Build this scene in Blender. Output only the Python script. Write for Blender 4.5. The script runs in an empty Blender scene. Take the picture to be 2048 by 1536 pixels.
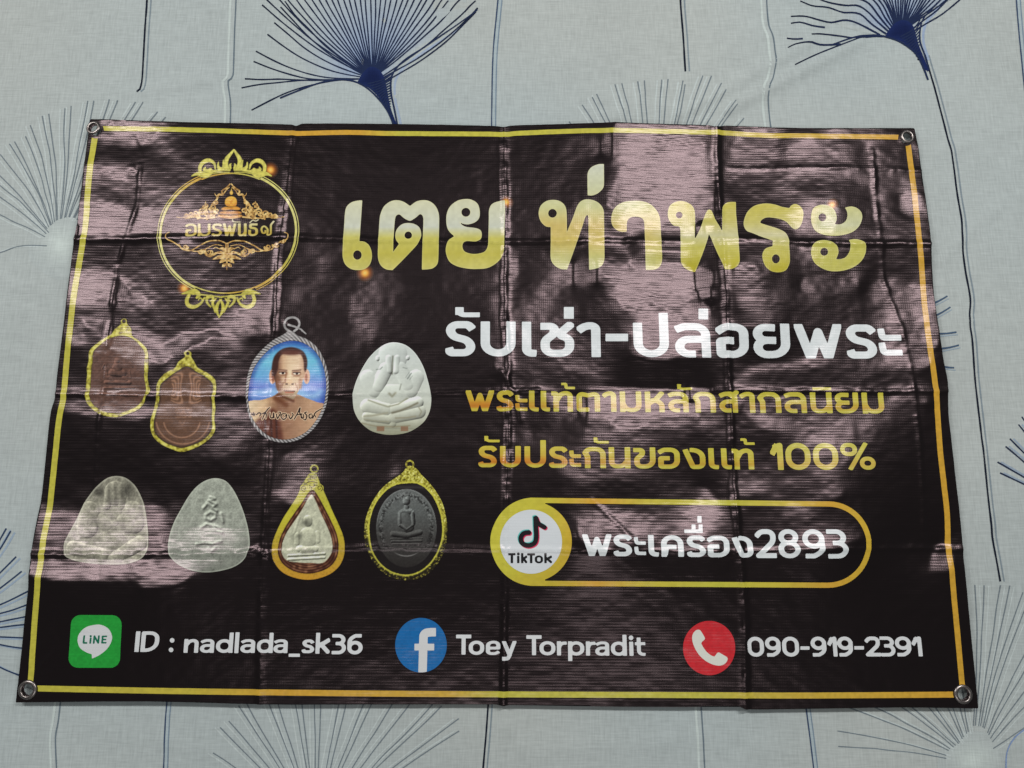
import bpy, bmesh, math
import numpy as np
from mathutils import Vector

# ------------------------------------------------------------------ camera, world, lamps, exposure
S = bpy.context.scene
COL = S.collection
CAM_POS = np.array([0.009955, -0.181292, 1.014172])
CAM_ROT = np.array([[0.9999552, 0.0060048, 0.0073206],
                    [-0.0072752, 0.9821106, 0.1881646],
                    [-0.0060598, -0.1882094, 0.9821102]])      # world -> camera
FPX = 1525.3                                                    # focal length in photo pixels (2048 wide)
cam = bpy.data.cameras.new('camera')
cam.sensor_width = 36.0
cam.lens = FPX / 2048 * 36.0
cam.clip_start = 0.01
cam.clip_end = 50.0
cam_ob = bpy.data.objects.new('camera', cam)
COL.objects.link(cam_ob)
cam_ob.location = CAM_POS.tolist()
cam_ob.rotation_euler = (0.1892982, -0.0073207, 0.006005)
S.camera = cam_ob

W = bpy.data.worlds.new('World')
S.world = W
W.use_nodes = True
W.node_tree.nodes['Background'].inputs[0].default_value = (0.93, 0.97, 1.0, 1)
W.node_tree.nodes['Background'].inputs[1].default_value = 0.115   # light bounced about the room

LAMP_Y, LAMP_Z = 1.0, 2.1
LAMPS = ((0.9, 1.1, 28.5), (-1.6, 1.1, 28.5))                    # two ceiling fittings beyond the bed: centre x, length, watts
BACK_FILL = (0.1, 1.6, 7.0)                                          # weaker fill lamp added behind the camera to lift the lower banner and sheet
for lx, ln_, pw in LAMPS + (BACK_FILL,):
    la = bpy.data.lights.new('ceiling_or_fill_lamp', 'AREA')
    la.shape = 'RECTANGLE'
    la.size = ln_
    la.size_y = 0.16
    la.energy = pw
    la.color = (1.0, 0.985, 0.965)
    lo = bpy.data.objects.new('ceiling_or_fill_lamp', la)
    COL.objects.link(lo)
    ly = -1.45 if pw < 20 else LAMP_Y
    lo.location = (lx, ly, LAMP_Z)
    lo.rotation_euler = (math.atan2(-ly, LAMP_Z), math.atan2(lx, 2.3) * .6, 0)

S.view_settings.view_transform = 'Standard'
S.view_settings.look = 'None'
S.view_settings.exposure = 0.0
S.view_settings.gamma = 1.0
S.view_settings.use_curve_mapping = False
INK = 1 / 0.80      # printed colours below are read off the photo; this takes the room's light back out

# ------------------------------------------------------------------ small helpers
rng = np.random.default_rng(11)

def lin(c):
    c = np.asarray(c, float) / 255.0
    return np.where(c <= 0.04045, c / 12.92, ((c + 0.055) / 1.055) ** 2.4)

def ink(c):
    return np.clip(lin(c) * INK, 0.0, 0.92)

def sm(e):
    e = np.clip(e, 0, 1)
    return e * e * (3 - 2 * e)

def proj(x, y, z):
    P = np.stack(np.broadcast_arrays(x, y, z), -1) - CAM_POS
    q = P @ CAM_ROT.T
    return 1024 - FPX * q[..., 0] / q[..., 2], 768 + FPX * q[..., 1] / q[..., 2]

def unproj(px, py, z=0.0):
    px, py = np.asarray(px, float), np.asarray(py, float)
    d = np.stack([(px - 1024) / FPX, (768 - py) / FPX, -np.ones_like(px)], -1) @ CAM_ROT
    t = (z - CAM_POS[2]) / d[..., 2]
    return CAM_POS[0] + d[..., 0] * t, CAM_POS[1] + d[..., 1] * t

def vnoise(x, y, seed=0):
    """smooth value noise in about -1..1"""
    xi, yi = np.floor(x).astype(np.int64), np.floor(y).astype(np.int64)
    fx, fy = sm(x - xi), sm(y - yi)
    def h(a, b):
        n = (a * 374761393 + b * 668265263 + seed * 974711) & 0x7fffffff
        n = ((n ^ (n >> 13)) * 1274126177) & 0x7fffffff
        return ((n ^ (n >> 16)) & 0xffff) / 32768.0 - 1
    return (h(xi, yi) * (1 - fx) + h(xi + 1, yi) * fx) * (1 - fy) + (h(xi, yi + 1) * (1 - fx) + h(xi + 1, yi + 1) * fx) * fy

def smooth_pts(pts, n=6, closed=True):
    """Catmull-Rom through the points; a point with a third entry is a sharp corner"""
    N = len(pts)
    out = []
    for i in range(N if closed else N - 1):
        p1, p2 = pts[i], pts[(i + 1) % N]
        p0 = pts[(i - 1) % N] if (closed or i > 0) else p1
        p3 = pts[(i + 2) % N] if (closed or i + 2 < N) else p2
        a1 = np.array(p1[:2], float); a2 = np.array(p2[:2], float)
        a0 = a1 - (a2 - a1) * .6 if len(p1) > 2 else np.array(p0[:2], float)
        a3 = a2 + (a2 - a1) * .6 if len(p2) > 2 else np.array(p3[:2], float)
        L = np.linalg.norm(a2 - a1)
        m1, m2 = (a2 - a0) / 2, (a3 - a1) / 2
        for m in (m1, m2):
            l = np.linalg.norm(m)
            if l > L: m *= L / l
        for k in range(n):
            t = k / n
            out.append((2*t**3-3*t*t+1) * a1 + (t**3-2*t*t+t) * m1 + (-2*t**3+3*t*t) * a2 + (t**3-t*t) * m2)
    if not closed: out.append(np.array(pts[-1][:2], float))
    return np.array(out)

def round_pts(pts, n=5, closed=False):
    """polyline with rounded corners; pts are (x, y) or (x, y, radius)"""
    N = len(pts)
    P = [np.array(p[:2], float) for p in pts]
    out = []
    for i in range(N):
        r = pts[i][2] if len(pts[i]) > 2 else 0
        if (not closed and i in (0, N - 1)) or r == 0:
            out.append(P[i]); continue
        a, b, c = P[i - 1], P[i], P[(i + 1) % N]
        la_, lc = np.linalg.norm(a - b), np.linalg.norm(c - b)
        fa = 1.0 if (not closed and i == 1) else .5
        fc = 1.0 if (not closed and i == N - 2) else .5
        ua, uc = (a - b) / la_, (c - b) / lc
        ang = math.acos(float(np.clip(ua @ uc, -1, 1)))
        t = min(r / max(math.tan(ang / 2), .05), la_ * fa, lc * fc)
        s, e = b + ua * t, b + uc * t
        for k in range(n + 1):
            u = k / n
            kk = .5522847
            c1, c2 = s + (b - s) * kk, e + (b - e) * kk
            out.append((1-u)**3*s + 3*(1-u)**2*u*c1 + 3*(1-u)*u*u*c2 + u**3*e)
    return np.array(out)

# ------------------------------------------------------------------ signed distances in photo pixels (negative inside)
def d_seg(x, y, a, b):
    ex, ey = b[0] - a[0], b[1] - a[1]
    t = np.clip(((x - a[0]) * ex + (y - a[1]) * ey) / max(ex * ex + ey * ey, 1e-9), 0, 1)
    return np.hypot(x - a[0] - t * ex, y - a[1] - t * ey)

def d_boxseg(x, y, a, b, w, ea, eb):
    e = np.array(b) - np.array(a); L = max(np.linalg.norm(e), 1e-6); e = e / L
    u = (x - a[0]) * e[0] + (y - a[1]) * e[1]; v = -(x - a[0]) * e[1] + (y - a[1]) * e[0]
    return np.maximum(np.maximum(-ea - u, u - L - eb), np.abs(v) - w / 2)

def dedupe(pts):
    P = [np.array(p[:2], float) for p in pts]
    out = [P[0]]
    for p in P[1:]:
        if np.hypot(*(p - out[-1])) > .05: out.append(p)
    return np.array(out)

class Shape:
    """union of pieces, each with its own bounding box so that it is only worked out nearby"""
    def __init__(self): self.p = []; self.cuts = []
    def add(self, bb, fn): self.p.append((bb, fn)); return self
    def stroke(self, pts, w, cap='square', closed=False):
        P = dedupe(pts)
        if closed: P = np.vstack([P, P[:1]])
        ex = {'square': w / 2, 'butt': 0.0, 'round': 0.0}[cap]
        def fn(x, y):
            D = np.full(x.shape, 1e3); n = len(P) - 1
            for i in range(n):
                if cap != 'round' and not closed and (i == 0 or i == n - 1):
                    D = np.minimum(D, d_boxseg(x, y, P[i], P[i+1], w, ex if i == 0 else 0, ex if i == n - 1 else 0))
                    if i < n - 1: D = np.minimum(D, np.hypot(x - P[i+1][0], y - P[i+1][1]) - w / 2)
                    if i > 0: D = np.minimum(D, np.hypot(x - P[i][0], y - P[i][1]) - w / 2)
                else:
                    D = np.minimum(D, d_seg(x, y, P[i], P[i+1]) - w / 2)
            return D
        m = w + 3
        return self.add((P[:,0].min()-m, P[:,1].min()-m, P[:,0].max()+m, P[:,1].max()+m), fn)
    def taper(self, pts, w0, w1, wm=None):
        P = np.asarray(pts, float); n = len(P)
        if wm is None: wm = (w0 + w1) / 2
        t = np.linspace(0, 1, n)
        ws = np.interp(t, [0, .5, 1], [w0, wm, w1])
        def fn(x, y):
            D = np.full(x.shape, 1e3)
            for i in range(n - 1):
                ex_, ey_ = P[i+1] - P[i]
                tt = np.clip(((x - P[i][0]) * ex_ + (y - P[i][1]) * ey_) / max(ex_*ex_ + ey_*ey_, 1e-9), 0, 1)
                D = np.minimum(D, np.hypot(x - P[i][0] - tt * ex_, y - P[i][1] - tt * ey_) - (ws[i] + (ws[i+1] - ws[i]) * tt) / 2)
            return D
        m = max(w0, w1, wm) + 3
        return self.add((P[:,0].min()-m, P[:,1].min()-m, P[:,0].max()+m, P[:,1].max()+m), fn)
    def poly(self, pts):
        P = np.asarray(pts, float)
        fn = lambda x, y: sd_poly(x, y, P)
        return self.add((P[:,0].min()-3, P[:,1].min()-3, P[:,0].max()+3, P[:,1].max()+3), fn)
    def ell(self, cx, cy, rx, ry=None):
        ry = ry or rx
        return self.add((cx-rx-3, cy-ry-3, cx+rx+3, cy+ry+3), lambda x, y: sd_ell(x, y, cx, cy, rx, ry))
    def rect(self, x0, y0, x1, y1, r=0.0):
        fn = lambda x, y: sd_rrect(x, y, x0, y0, x1, y1, r)
        return self.add((x0-3, y0-3, x1+3, y1+3), fn)
    def cut(self, fn): self.cuts.append(fn); return self
    def cut_ell(self, cx, cy, rx, ry=None):
        ry = ry or rx
        return self.cut(lambda x, y: sd_ell(x, y, cx, cy, rx, ry))
    def bbox(self):
        b = np.array([p[0] for p in self.p])
        return b[:,0].min(), b[:,1].min(), b[:,2].max(), b[:,3].max()
    def __call__(self, x, y):
        D = np.full(x.shape, 50.0)
        for (x0, y0, x1, y1), fn in self.p:
            m = (x > x0) & (x < x1) & (y > y0) & (y < y1)
            if m.any(): D[m] = np.minimum(D[m], fn(x[m], y[m]))
        for fn in self.cuts: D = np.maximum(D, -fn(x, y))
        return D

def sd_poly(x, y, P):
    D = np.full(x.shape, 1e3); ins = np.zeros(x.shape, bool); n = len(P)
    for i in range(n):
        a, b = P[i], P[(i + 1) % n]
        D = np.minimum(D, d_seg(x, y, a, b))
        c = (a[1] > y) != (b[1] > y)
        if a[1] != b[1]:
            ins ^= c & (x < (b[0] - a[0]) * (y - a[1]) / (b[1] - a[1]) + a[0])
    return np.where(ins, -D, D)

def sd_ell(x, y, cx, cy, rx, ry):
    u, v = (x - cx) / rx, (y - cy) / ry
    k = np.hypot(u, v); g = np.hypot(u / rx, v / ry)
    return np.where(k < 1e-6, -min(rx, ry), k * (k - 1) / np.maximum(g, 1e-9))

def sd_rrect(x, y, x0, y0, x1, y1, r):
    qx = np.abs(x - (x0 + x1) / 2) - (x1 - x0) / 2 + r
    qy = np.abs(y - (y0 + y1) / 2) - (y1 - y0) / 2 + r
    return np.hypot(np.maximum(qx, 0), np.maximum(qy, 0)) + np.minimum(np.maximum(qx, qy), 0) - r

# ------------------------------------------------------------------ the lie of the vinyl: one height sheet for the banner and all that is printed on it
GX0, GY0, GDX, GNX, GNY = -0.66, -0.46, 0.004, 331, 231
_xs = GX0 + GDX * np.arange(GNX); _ys = GY0 + GDX * np.arange(GNY)
FX, FY = np.meshgrid(_xs, _ys)
_PX0, _PY0 = proj(FX, FY, 0 * FX)
_kf = np.fft.fftfreq(GNX, GDX)[None] ** 2 + np.fft.fftfreq(GNY, GDX)[:, None] ** 2
def fnoise(seed, scale):
    r = np.random.default_rng(seed).normal(0, 1, FX.shape)
    r = np.real(np.fft.ifft2(np.fft.fft2(r) * np.exp(-_kf * scale ** 2 * 6)))
    return r / r.std()
_PX = _PX0 + 4.5 * fnoise(1, .03) + 2 * fnoise(5, .012)
_PY = _PY0 + 4.0 * fnoise(2, .03) + 2 * fnoise(6, .012)
# Glare wanted on each patch of vinyl; the wrinkles are shaped to give it.
T = np.full(FX.shape, .02)
def box(x0, y0, x1, y1, v, b=12, a=1.0):
    global T
    bx, by = (b, b) if np.isscalar(b) else b
    m = sm(((x1 - x0) / 2 - np.abs(_PX - (x0 + x1) / 2)) / bx + .5) * sm(((y1 - y0) / 2 - np.abs(_PY - (y0 + y1) / 2)) / by + .5) * a
    T = T * (1 - m) + v * m
def path(pts, wd, v, b=10, a=1.0):
    global T
    d = np.full(FX.shape, 1e9)
    for p, q in zip(pts[:-1], pts[1:]):
        t = np.clip(((_PX - p[0]) * (q[0] - p[0]) + (_PY - p[1]) * (q[1] - p[1])) / ((q[0] - p[0]) ** 2 + (q[1] - p[1]) ** 2), 0, 1)
        d = np.minimum(d, np.hypot(_PX - p[0] - t * (q[0] - p[0]), _PY - p[1] - t * (q[1] - p[1])))
    m = sm((wd / 2 - d) / b + .5) * a
    T = T * (1 - m) + v * m
# left third
box(191,240,342,294,.35,20); box(230,262,320,290,.5,14); box(308,290,342,330,.6,16); box(190,298,300,330,.04,14)
box(290,320,440,440,.3,30); box(430,300,540,430,.14,40)
box(178,335,283,408,.72,(14,12)); path([(200,385),(225,400),(243,428)],22,.05,14)
box(150,420,268,484,.85,(14,6)); box(262,436,490,486,.72,(30,6)); box(490,440,560,480,.25,30)
box(135,490,300,535,.06,12); box(300,495,560,600,.14,20)
box(595,480,690,530,.4,16); box(590,530,660,610,.22,25)
box(150,545,240,620,.75,16); box(246,548,310,625,.42,18); box(310,560,420,640,.16,30)
box(140,630,225,705,.45,20); path([(150,645),(200,620)],16,.1,10)
box(240,625,345,690,.1,18); box(345,565,512,640,.2,30)
path([(290,705),(400,690),(480,655),(525,640)],60,.76,22); box(500,618,549,668,.8,(14,14))
box(320,660,345,690,.06,12)
box(180,655,302,712,.62,20); box(300,700,500,722,.5,14)
box(300,726,415,784,.08,14); box(430,722,500,773,.25,20); box(110,715,180,784,.08,14)
box(90,786,500,796,.7,7); box(90,800,500,814,.06,8); box(90,820,310,836,.68,10); box(310,820,500,838,.42,10)
box(80,845,155,1000,.1,20); box(165,845,300,1000,.14,20); box(410,840,515,930,.25,25); box(250,900,420,960,.07,30)
box(557,886,640,1013,.33,20); box(640,784,720,808,.45,8); box(560,700,640,790,.12,20)
box(79,1005,335,1100,.5,(20,30)); box(79,1035,165,1090,.62,20); box(230,960,300,1010,.3,30)
box(330,1060,480,1110,.42,30); box(65,1106,410,1112,.1,6); box(62,1114,400,1156,.8,(12,10)); box(400,1118,480,1150,.25,20)
path([(300,1172),(376,1165)],20,.5,12); path([(480,1185),(530,1140)],16,.22,12); box(440,1150,500,1190,.18,20)
box(140,1225,240,1250,.14,16); box(50,1255,140,1285,.2,16); box(65,1320,105,1352,.3,14); box(545,1200,650,1257,.13,25)
# middle
box(600,265,1190,480,.04,20); box(600,300,680,470,.1,30)
box(684,548,820,613,.2,30); box(690,613,770,680,.25,25); box(770,690,930,810,.05,25); box(820,520,980,700,.12,30)
box(992,517,1002,753,.75,6); box(1003,517,1011,753,.1,5); box(1012,517,1027,753,.7,6); box(1030,517,1046,740,.04,8)
box(1046,600,1150,740,.28,25)
box(1150,270,1225,330,.22,30)
box(1229,250,1418,470,.74,(8,24)); box(1153,258,1190,285,.35,20)
box(1210,390,1300,440,.5,20); box(1130,420,1215,480,.25,25); box(1060,482,1300,490,.5,6); box(1090,496,1330,536,.05,12)
path([(1080,610),(1110,560),(1163,545),(1230,560),(1260,600)],50,.42,26)
box(1235,535,1420,615,.85,(16,16)); box(1260,600,1420,720,.6,(26,30)); box(1110,578,1222,650,.08,34)
box(1026,744,1420,782,.03,10); box(1040,716,1200,742,.25,14)
box(1075,787,1240,830,.55,(40,8)); box(1190,784,1440,832,1.25,(50,8)); box(1160,833,1440,872,.42,16)
box(1043,830,1067,890,.5,10); box(1080,880,1290,980,.22,30); box(975,937,995,990,.3,10); box(752,920,830,965,.2,20)
box(1340,890,1432,1000,.32,20); box(1100,830,1160,880,.06,20)
# right
box(1418,240,1440,1150,.04,(10,10)); box(1440,255,1465,800,.06,(12,20))
box(1462,250,1505,330,.15,14); box(1507,250,1538,330,.66,8); box(1541,250,1560,330,.12,8); box(1565,280,1617,330,.42,16); box(1640,250,1695,290,.42,14); box(1714,255,1760,342,.42,12); box(1620,290,1700,330,.2,14)
box(1461,334,1741,366,.28,12); box(1480,360,1590,405,.3,20); box(1600,360,1662,398,.06,14)
box(1734,342,1768,448,.35,12); box(1765,280,1815,340,.06,14); box(1775,345,1830,385,.2,14)
box(1802,393,1845,432,.72,12); box(1775,440,1840,478,.08,14)
box(1580,404,1660,478,.7,20); box(1478,425,1574,512,.06,18); box(1660,440,1720,480,.3,16)
box(1587,488,1640,525,.5,14); box(1720,482,1850,495,.5,8); box(1650,486,1720,500,.35,10)
box(1464,541,1560,630,.48,26); path([(1500,470),(1580,570),(1690,630)],64,.03,26); box(1587,548,1734,588,.3,20)
box(1755,568,1805,715,.55,14); box(1724,560,1752,630,.08,10); box(1813,568,1866,708,.58,14); box(1470,630,1560,720,.25,30); box(1560,640,1740,700,.12,30)
path([(1476,785),(1485,760),(1530,738),(1620,728),(1740,722),(1844,728)],26,.55,14)
box(1510,752,1815,782,.03,10); box(1480,783,1800,787,.6,4); box(1480,790,1760,828,.22,12); box(1765,790,1866,814,.38,10)
path([(1476,790),(1485,820),(1520,845),(1590,866)],22,.6,12); box(1470,1000,1560,1000,.3,10)
box(1560,836,1745,880,.35,18); box(1570,878,1692,942,.5,22); path([(1500,868),(1560,880),(1580,930)],36,.08,16)
box(1740,830,1860,1020,.08,20); box(1868,830,1890,862,.6,10); box(1474,900,1540,940,.06,16); box(1468,961,1567,995,.4,16); box(1567,945,1680,1006,.42,22)
box(1443,830,1462,980,.55,8)
# lower right / middle
box(1340,1011,1432,1115,.6,(14,20)); box(1365,1030,1412,1075,.82,18); box(1560,1010,1628,1055,.45,14); box(1546,1066,1812,1102,.36,10); box(1560,1104,1700,1120,.1,10)
box(1850,1085,1900,1150,.32,14); box(1770,1110,1850,1150,.2,16)
box(1135,1020,1345,1090,.46,(30,14)); path([(1190,1012),(1255,1072)],10,.75,8); path([(1180,1025),(1240,1085)],14,.1,10); box(1250,1030,1345,1085,.6,20)
box(1150,1100,1345,1140,.12,20); box(1240,1170,1400,1350,.11,40); box(1020,1040,1080,1060,.3,10)
box(700,1010,720,1050,.2,12); box(1360,1120,1420,1150,.3,16)
# top and bottom hems
box(200,1392,340,1402,.5,8); box(1180,1400,1350,1412,.35,8)

box(530,764,630,802,.62,(20,12)); box(640,786,720,808,.5,8)

T = .03 + (.97 * T) ** 1.22
T = T * np.clip(1.04 + .30 * fnoise(7, .035) + .20 * fnoise(8, .014), .3, 1.7)
T = np.clip(np.real(np.fft.ifft2(np.fft.fft2(T) * np.exp(-_kf * .0055 ** 2 * 20))), 0, 1)

# Shape the smooth height sheet so its slopes throw that glare: wrinkles of a few millimetres over the whole banner.
def lean_targets():
    V = CAM_POS - np.stack([FX, FY, 0 * FX], -1); V = V / np.linalg.norm(V, axis=-1, keepdims=True)
    out = []
    for lx in np.concatenate([np.linspace(c - l / 2 + .09, c + l / 2 - .09, 6) for c, l, _ in LAMPS]):
        L = np.array([lx, LAMP_Y, LAMP_Z]) - np.stack([FX, FY, 0 * FX], -1); L = L / np.linalg.norm(L, axis=-1, keepdims=True)
        h = V + L
        out.append((-h[..., 0] / h[..., 2], -h[..., 1] / h[..., 2]))
    return out
_gk = lean_targets()
def lean(gx, gy, w=.095):
    s_ = dx_ = dy_ = 0
    for ax, ay in _gk:
        ex, ey = gx - ax, gy - ay
        q = 1 / (1 + (ex * ex + ey * ey) / w ** 2)
        q2 = q * q; k = -4 * q2 * q / w ** 2
        s_ = s_ + q2; dx_ = dx_ + k * ex; dy_ = dy_ + k * ey
    return s_ / 3.9, dx_ / 3.9, dy_ / 3.9
_kx = 2 * np.pi * np.fft.fftfreq(GNX, GDX); _ky = 2 * np.pi * np.fft.fftfreq(GNY, GDX)
_K2 = 4 / GDX ** 2 * (np.sin(_kx * GDX / 2)[None] ** 2 + np.sin(_ky * GDX / 2)[:, None] ** 2)
LAP_DARK, LAP_LIT, HW = 2.5e-4, 1.2e-5, 20.0
H4 = np.zeros(FX.shape)
_in = ((_PX0 > 20) & (_PX0 < 1970) & (_PY0 > 225) & (_PY0 < 1430)).astype(float)
_edge = np.minimum(np.minimum(_PX0 - (180 - .124 * (_PY0 - 238)), (1830 + .106 * (_PY0 - 258)) - _PX0), np.minimum(_PY0 - 247, 1411 - _PY0))
_rim = sm(1 - _edge / 40)                       # the rim lies on the bed
_lm = LAP_LIT + (LAP_DARK - LAP_LIT) * sm((.24 - T) / .12)
def lap(h): return (np.roll(h, 1, 0) + np.roll(h, -1, 0) + np.roll(h, 1, 1) + np.roll(h, -1, 1) - 4 * h) / GDX ** 2
_vel = 0
for _it in range(340):
    gx = (np.roll(H4, -1, 1) - H4) / GDX; gy = (np.roll(H4, -1, 0) - H4) / GDX
    s_, sx_, sy_ = lean(gx, gy)
    e = (s_ - T) * _in
    e = np.where(T < .16, np.where(s_ < T, e * .04, e * 2.5), e)
    ex, ey = e * sx_, e * sy_
    g = (np.roll(ex, 1, 1) - ex) / GDX + (np.roll(ey, 1, 0) - ey) / GDX + lap(_lm * lap(H4)) + HW * H4 + 110.0 * _rim * (H4 + .0085) + 500.0 * np.minimum(H4 + .0095, 0) + 60.0 * np.maximum(H4 - .014, 0)
    _vel = .85 * _vel - .6 * np.real(np.fft.ifft2(np.fft.fft2(g) / (8 * _K2 + LAP_DARK * _K2 ** 2 + HW + 700)))
    H4 = H4 + _vel
H4 = H4 + .0112
H4 = np.where(H4 > .0015, H4, .0015 * np.exp(np.minimum(H4 / .0015 - 1, 0)))     # never below the bed

def cubic_up(A, axis):
    A = np.moveaxis(A, axis, 0); n = A.shape[0]
    p = np.concatenate([A[:1], A, A[-1:]])
    out = np.empty((2 * n - 1,) + A.shape[1:])
    out[::2] = A
    out[1::2] = (-p[:-3] + 9 * p[1:-2] + 9 * p[2:-1] - p[3:]) / 16
    return np.moveaxis(out, 0, axis)

H2 = cubic_up(cubic_up(H4, 0), 1)
D2 = GDX / 2
NY2, NX2 = H2.shape
XS2 = GX0 + D2 * np.arange(NX2); YS2 = GY0 + D2 * np.arange(NY2)
XX2, YY2 = np.meshgrid(XS2, YS2)
PX2, PY2 = proj(XX2, YY2, 0 * XX2)

def crease(path, amp, sig, crimp=0.5, seed=0, skew=0.0):
    """a fold left from when the banner was folded away: a narrow ridge, crimped along its length"""
    global H2
    P = np.array(path, float)
    D = np.full(H2.shape, 1e3); T = np.zeros(H2.shape); Sg = np.zeros(H2.shape); acc = 0.0
    for a, b in zip(P[:-1], P[1:]):
        e = b - a; L = np.linalg.norm(e); e = e / L
        u = (PX2 - a[0]) * e[0] + (PY2 - a[1]) * e[1]; v = -(PX2 - a[0]) * e[1] + (PY2 - a[1]) * e[0]
        uc = np.clip(u, 0, L); d = np.hypot(u - uc, v)
        m = d < D
        D = np.where(m, d, D); T = np.where(m, acc + uc, T); Sg = np.where(m, v, Sg)
        acc += L
    mm = D * 0.00069                                        # photo pixels to metres
    along = 1 + .7 * crimp * vnoise(T / 26.0, 0 * T, seed) + .35 * crimp * vnoise(T / 7.0, 0 * T, seed + 5)
    wob = Sg * .00069 + .0008 * vnoise(T / 11.0, 0 * T + 7, seed)
    H2 = H2 + amp * along * np.exp(-(wob / sig) ** 2) * np.exp(-(np.maximum(mm - 3 * sig, 0) / sig) ** 2)

crease([(592, 250), (583, 340), (575, 420), (562, 520), (556, 640), (548, 800), (541, 950), (532, 1180), (524, 1408)], .0017, .0042, .6, 1)
crease([(1008, 250), (1010, 420), (1010, 520), (1010, 640), (1018, 730), (1014, 770), (1018, 850), (1012, 1000), (1010, 1200), (1006, 1412)], .0024, .0042, .5, 2)
crease([(1430, 252), (1434, 400), (1440, 520), (1447, 640), (1455, 800), (1461, 950), (1470, 1100), (1482, 1240), (1487, 1418)], .0024, .0044, .5, 3)
crease([(290, 330), (284, 420), (262, 480), (238, 545), (228, 640), (215, 760), (200, 900), (192, 1000)], .0010, .003, .9, 4)
crease([(1740, 320), (1752, 440), (1764, 560), (1800, 660), (1818, 760), (1832, 900), (1842, 1080)], .0008, .003, .9, 5)
crease([(145, 487), (400, 484), (620, 482), (800, 486), (1010, 488), (1250, 487), (1430, 485), (1640, 492), (1862, 492)], .0015, .0036, .5, 6)
crease([(100, 790), (300, 793), (520, 797), (760, 790), (1010, 786), (1060, 783)], .0015, .0036, .4, 7)
crease([(1060, 783), (1250, 782), (1440, 783)], .0004, .0024, .4, 17)
crease([(1440, 783), (1700, 785), (1895, 784)], .0012, .0034, .4, 18)
crease([(66, 1108), (300, 1108), (520, 1106), (760, 1092), (1010, 1098), (1250, 1102), (1480, 1102), (1740, 1096), (1920, 1098)], .0014, .0036, .5, 8)
crease([(1440, 338), (1560, 340), (1740, 342), (1838, 345)], .0006, .003, .9, 9)
crease([(500, 1104), (522, 1096), (545, 1112)], .0016, .003, .9, 10)
crease([(1190, 1010), (1256, 1074)], .0007, .003, .4, 12)
crease([(1010, 757), (1036, 800), (1040, 830)], .001, .003, .9, 13)
crease([(120, 1268), (128, 1290), (100, 1320)], .0008, .003, .8, 14)
# small bumps and dents all over
H2 = H2 + .00030 * vnoise(XX2 / .021, YY2 / .018, 21) + .00016 * vnoise(XX2 / .009, YY2 / .006, 22)
# little pinches across the folds
_pr = np.random.default_rng(5)
for _ in range(70):
    if _pr.random() < .6:
        k = _pr.integers(0, 5); yy = _pr.uniform(250, 1400)
        lx = [(592, 524), (1008, 1006), (1430, 1487), (290, 160), (1740, 1860)][k]
        cx = lx[0] + (lx[1] - lx[0]) * (yy - 250) / 1160; cy = yy
    else:
        cx = _pr.uniform(80, 1900); cy = [486, 788, 1103][_pr.integers(0, 3)]
    cx += _pr.normal(0, 16); cy += _pr.normal(0, 12)
    r1, r2, an = _pr.uniform(2.5, 7), _pr.uniform(8, 26), _pr.uniform(-.5, .5) + (0 if _pr.random() < .6 else 1.57)
    m = (np.abs(PX2 - cx) < 60) & (np.abs(PY2 - cy) < 60)
    u = (PX2[m] - cx) * math.cos(an) + (PY2[m] - cy) * math.sin(an); v = -(PX2[m] - cx) * math.sin(an) + (PY2[m] - cy) * math.cos(an)
    H2[m] += _pr.choice([-1, 1]) * _pr.uniform(.00012, .0004) * np.exp(-(u / r2) ** 2 - (v / r1) ** 2)
for cx, cy in ((192, 261), (1812, 276), (1922, 1387), (60, 1378)):
    r = np.hypot(PX2 - cx, PY2 - cy); an = np.arctan2(PY2 - cy, PX2 - cx)
    H2 = H2 + .00045 * np.cos(5 * an + cx) * sm((r - 14) / 12) * np.exp(-(r / 46) ** 2)
H2 = np.maximum(H2, 0) + .0025
# the edges settle down on to the bed
GYv, GXv = np.gradient(H2, D2)

def grid_at(A, x, y):
    fx = np.clip((x - GX0) / D2, 0, NX2 - 1.001); fy = np.clip((y - GY0) / D2, 0, NY2 - 1.001)
    i, j = fx.astype(int), fy.astype(int); u, v = fx - i, fy - j
    return (A[j, i] * (1-u) + A[j, i+1] * u) * (1-v) + (A[j+1, i] * (1-u) + A[j+1, i+1] * u) * v

# a softened copy used only to find where on the sheet a printed spot sits
_f = np.exp(-(np.fft.fftfreq(NX2, D2)[None] ** 2 + np.fft.fftfreq(NY2, D2)[:, None] ** 2) * (.012 ** 2) * 20)
HS = np.real(np.fft.ifft2(np.fft.fft2(H2) * _f))

# ------------------------------------------------------------------ meshing a flat print on to the sheet
def link(me, name, mat, parent):
    o = bpy.data.objects.new(name, me)
    COL.objects.link(o)
    if mat: me.materials.append(mat)
    if parent: o.parent = parent
    return o

def make_mesh(name, V, faces, cols=None, normals=None):
    me = bpy.data.meshes.new(name)
    me.from_pydata(V.tolist(), [], faces)
    me.update()
    me.polygons.foreach_set('use_smooth', np.ones(len(me.polygons), bool))
    if cols is not None:
        a = me.color_attributes.new('Col', 'FLOAT_COLOR', 'POINT')
        a.data.foreach_set('color', np.concatenate([cols, np.ones((len(cols), 1))], 1).astype(np.float32).ravel())
    if normals is not None:
        me.normals_split_custom_set_from_vertices(normals.tolist())
    return me

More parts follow.
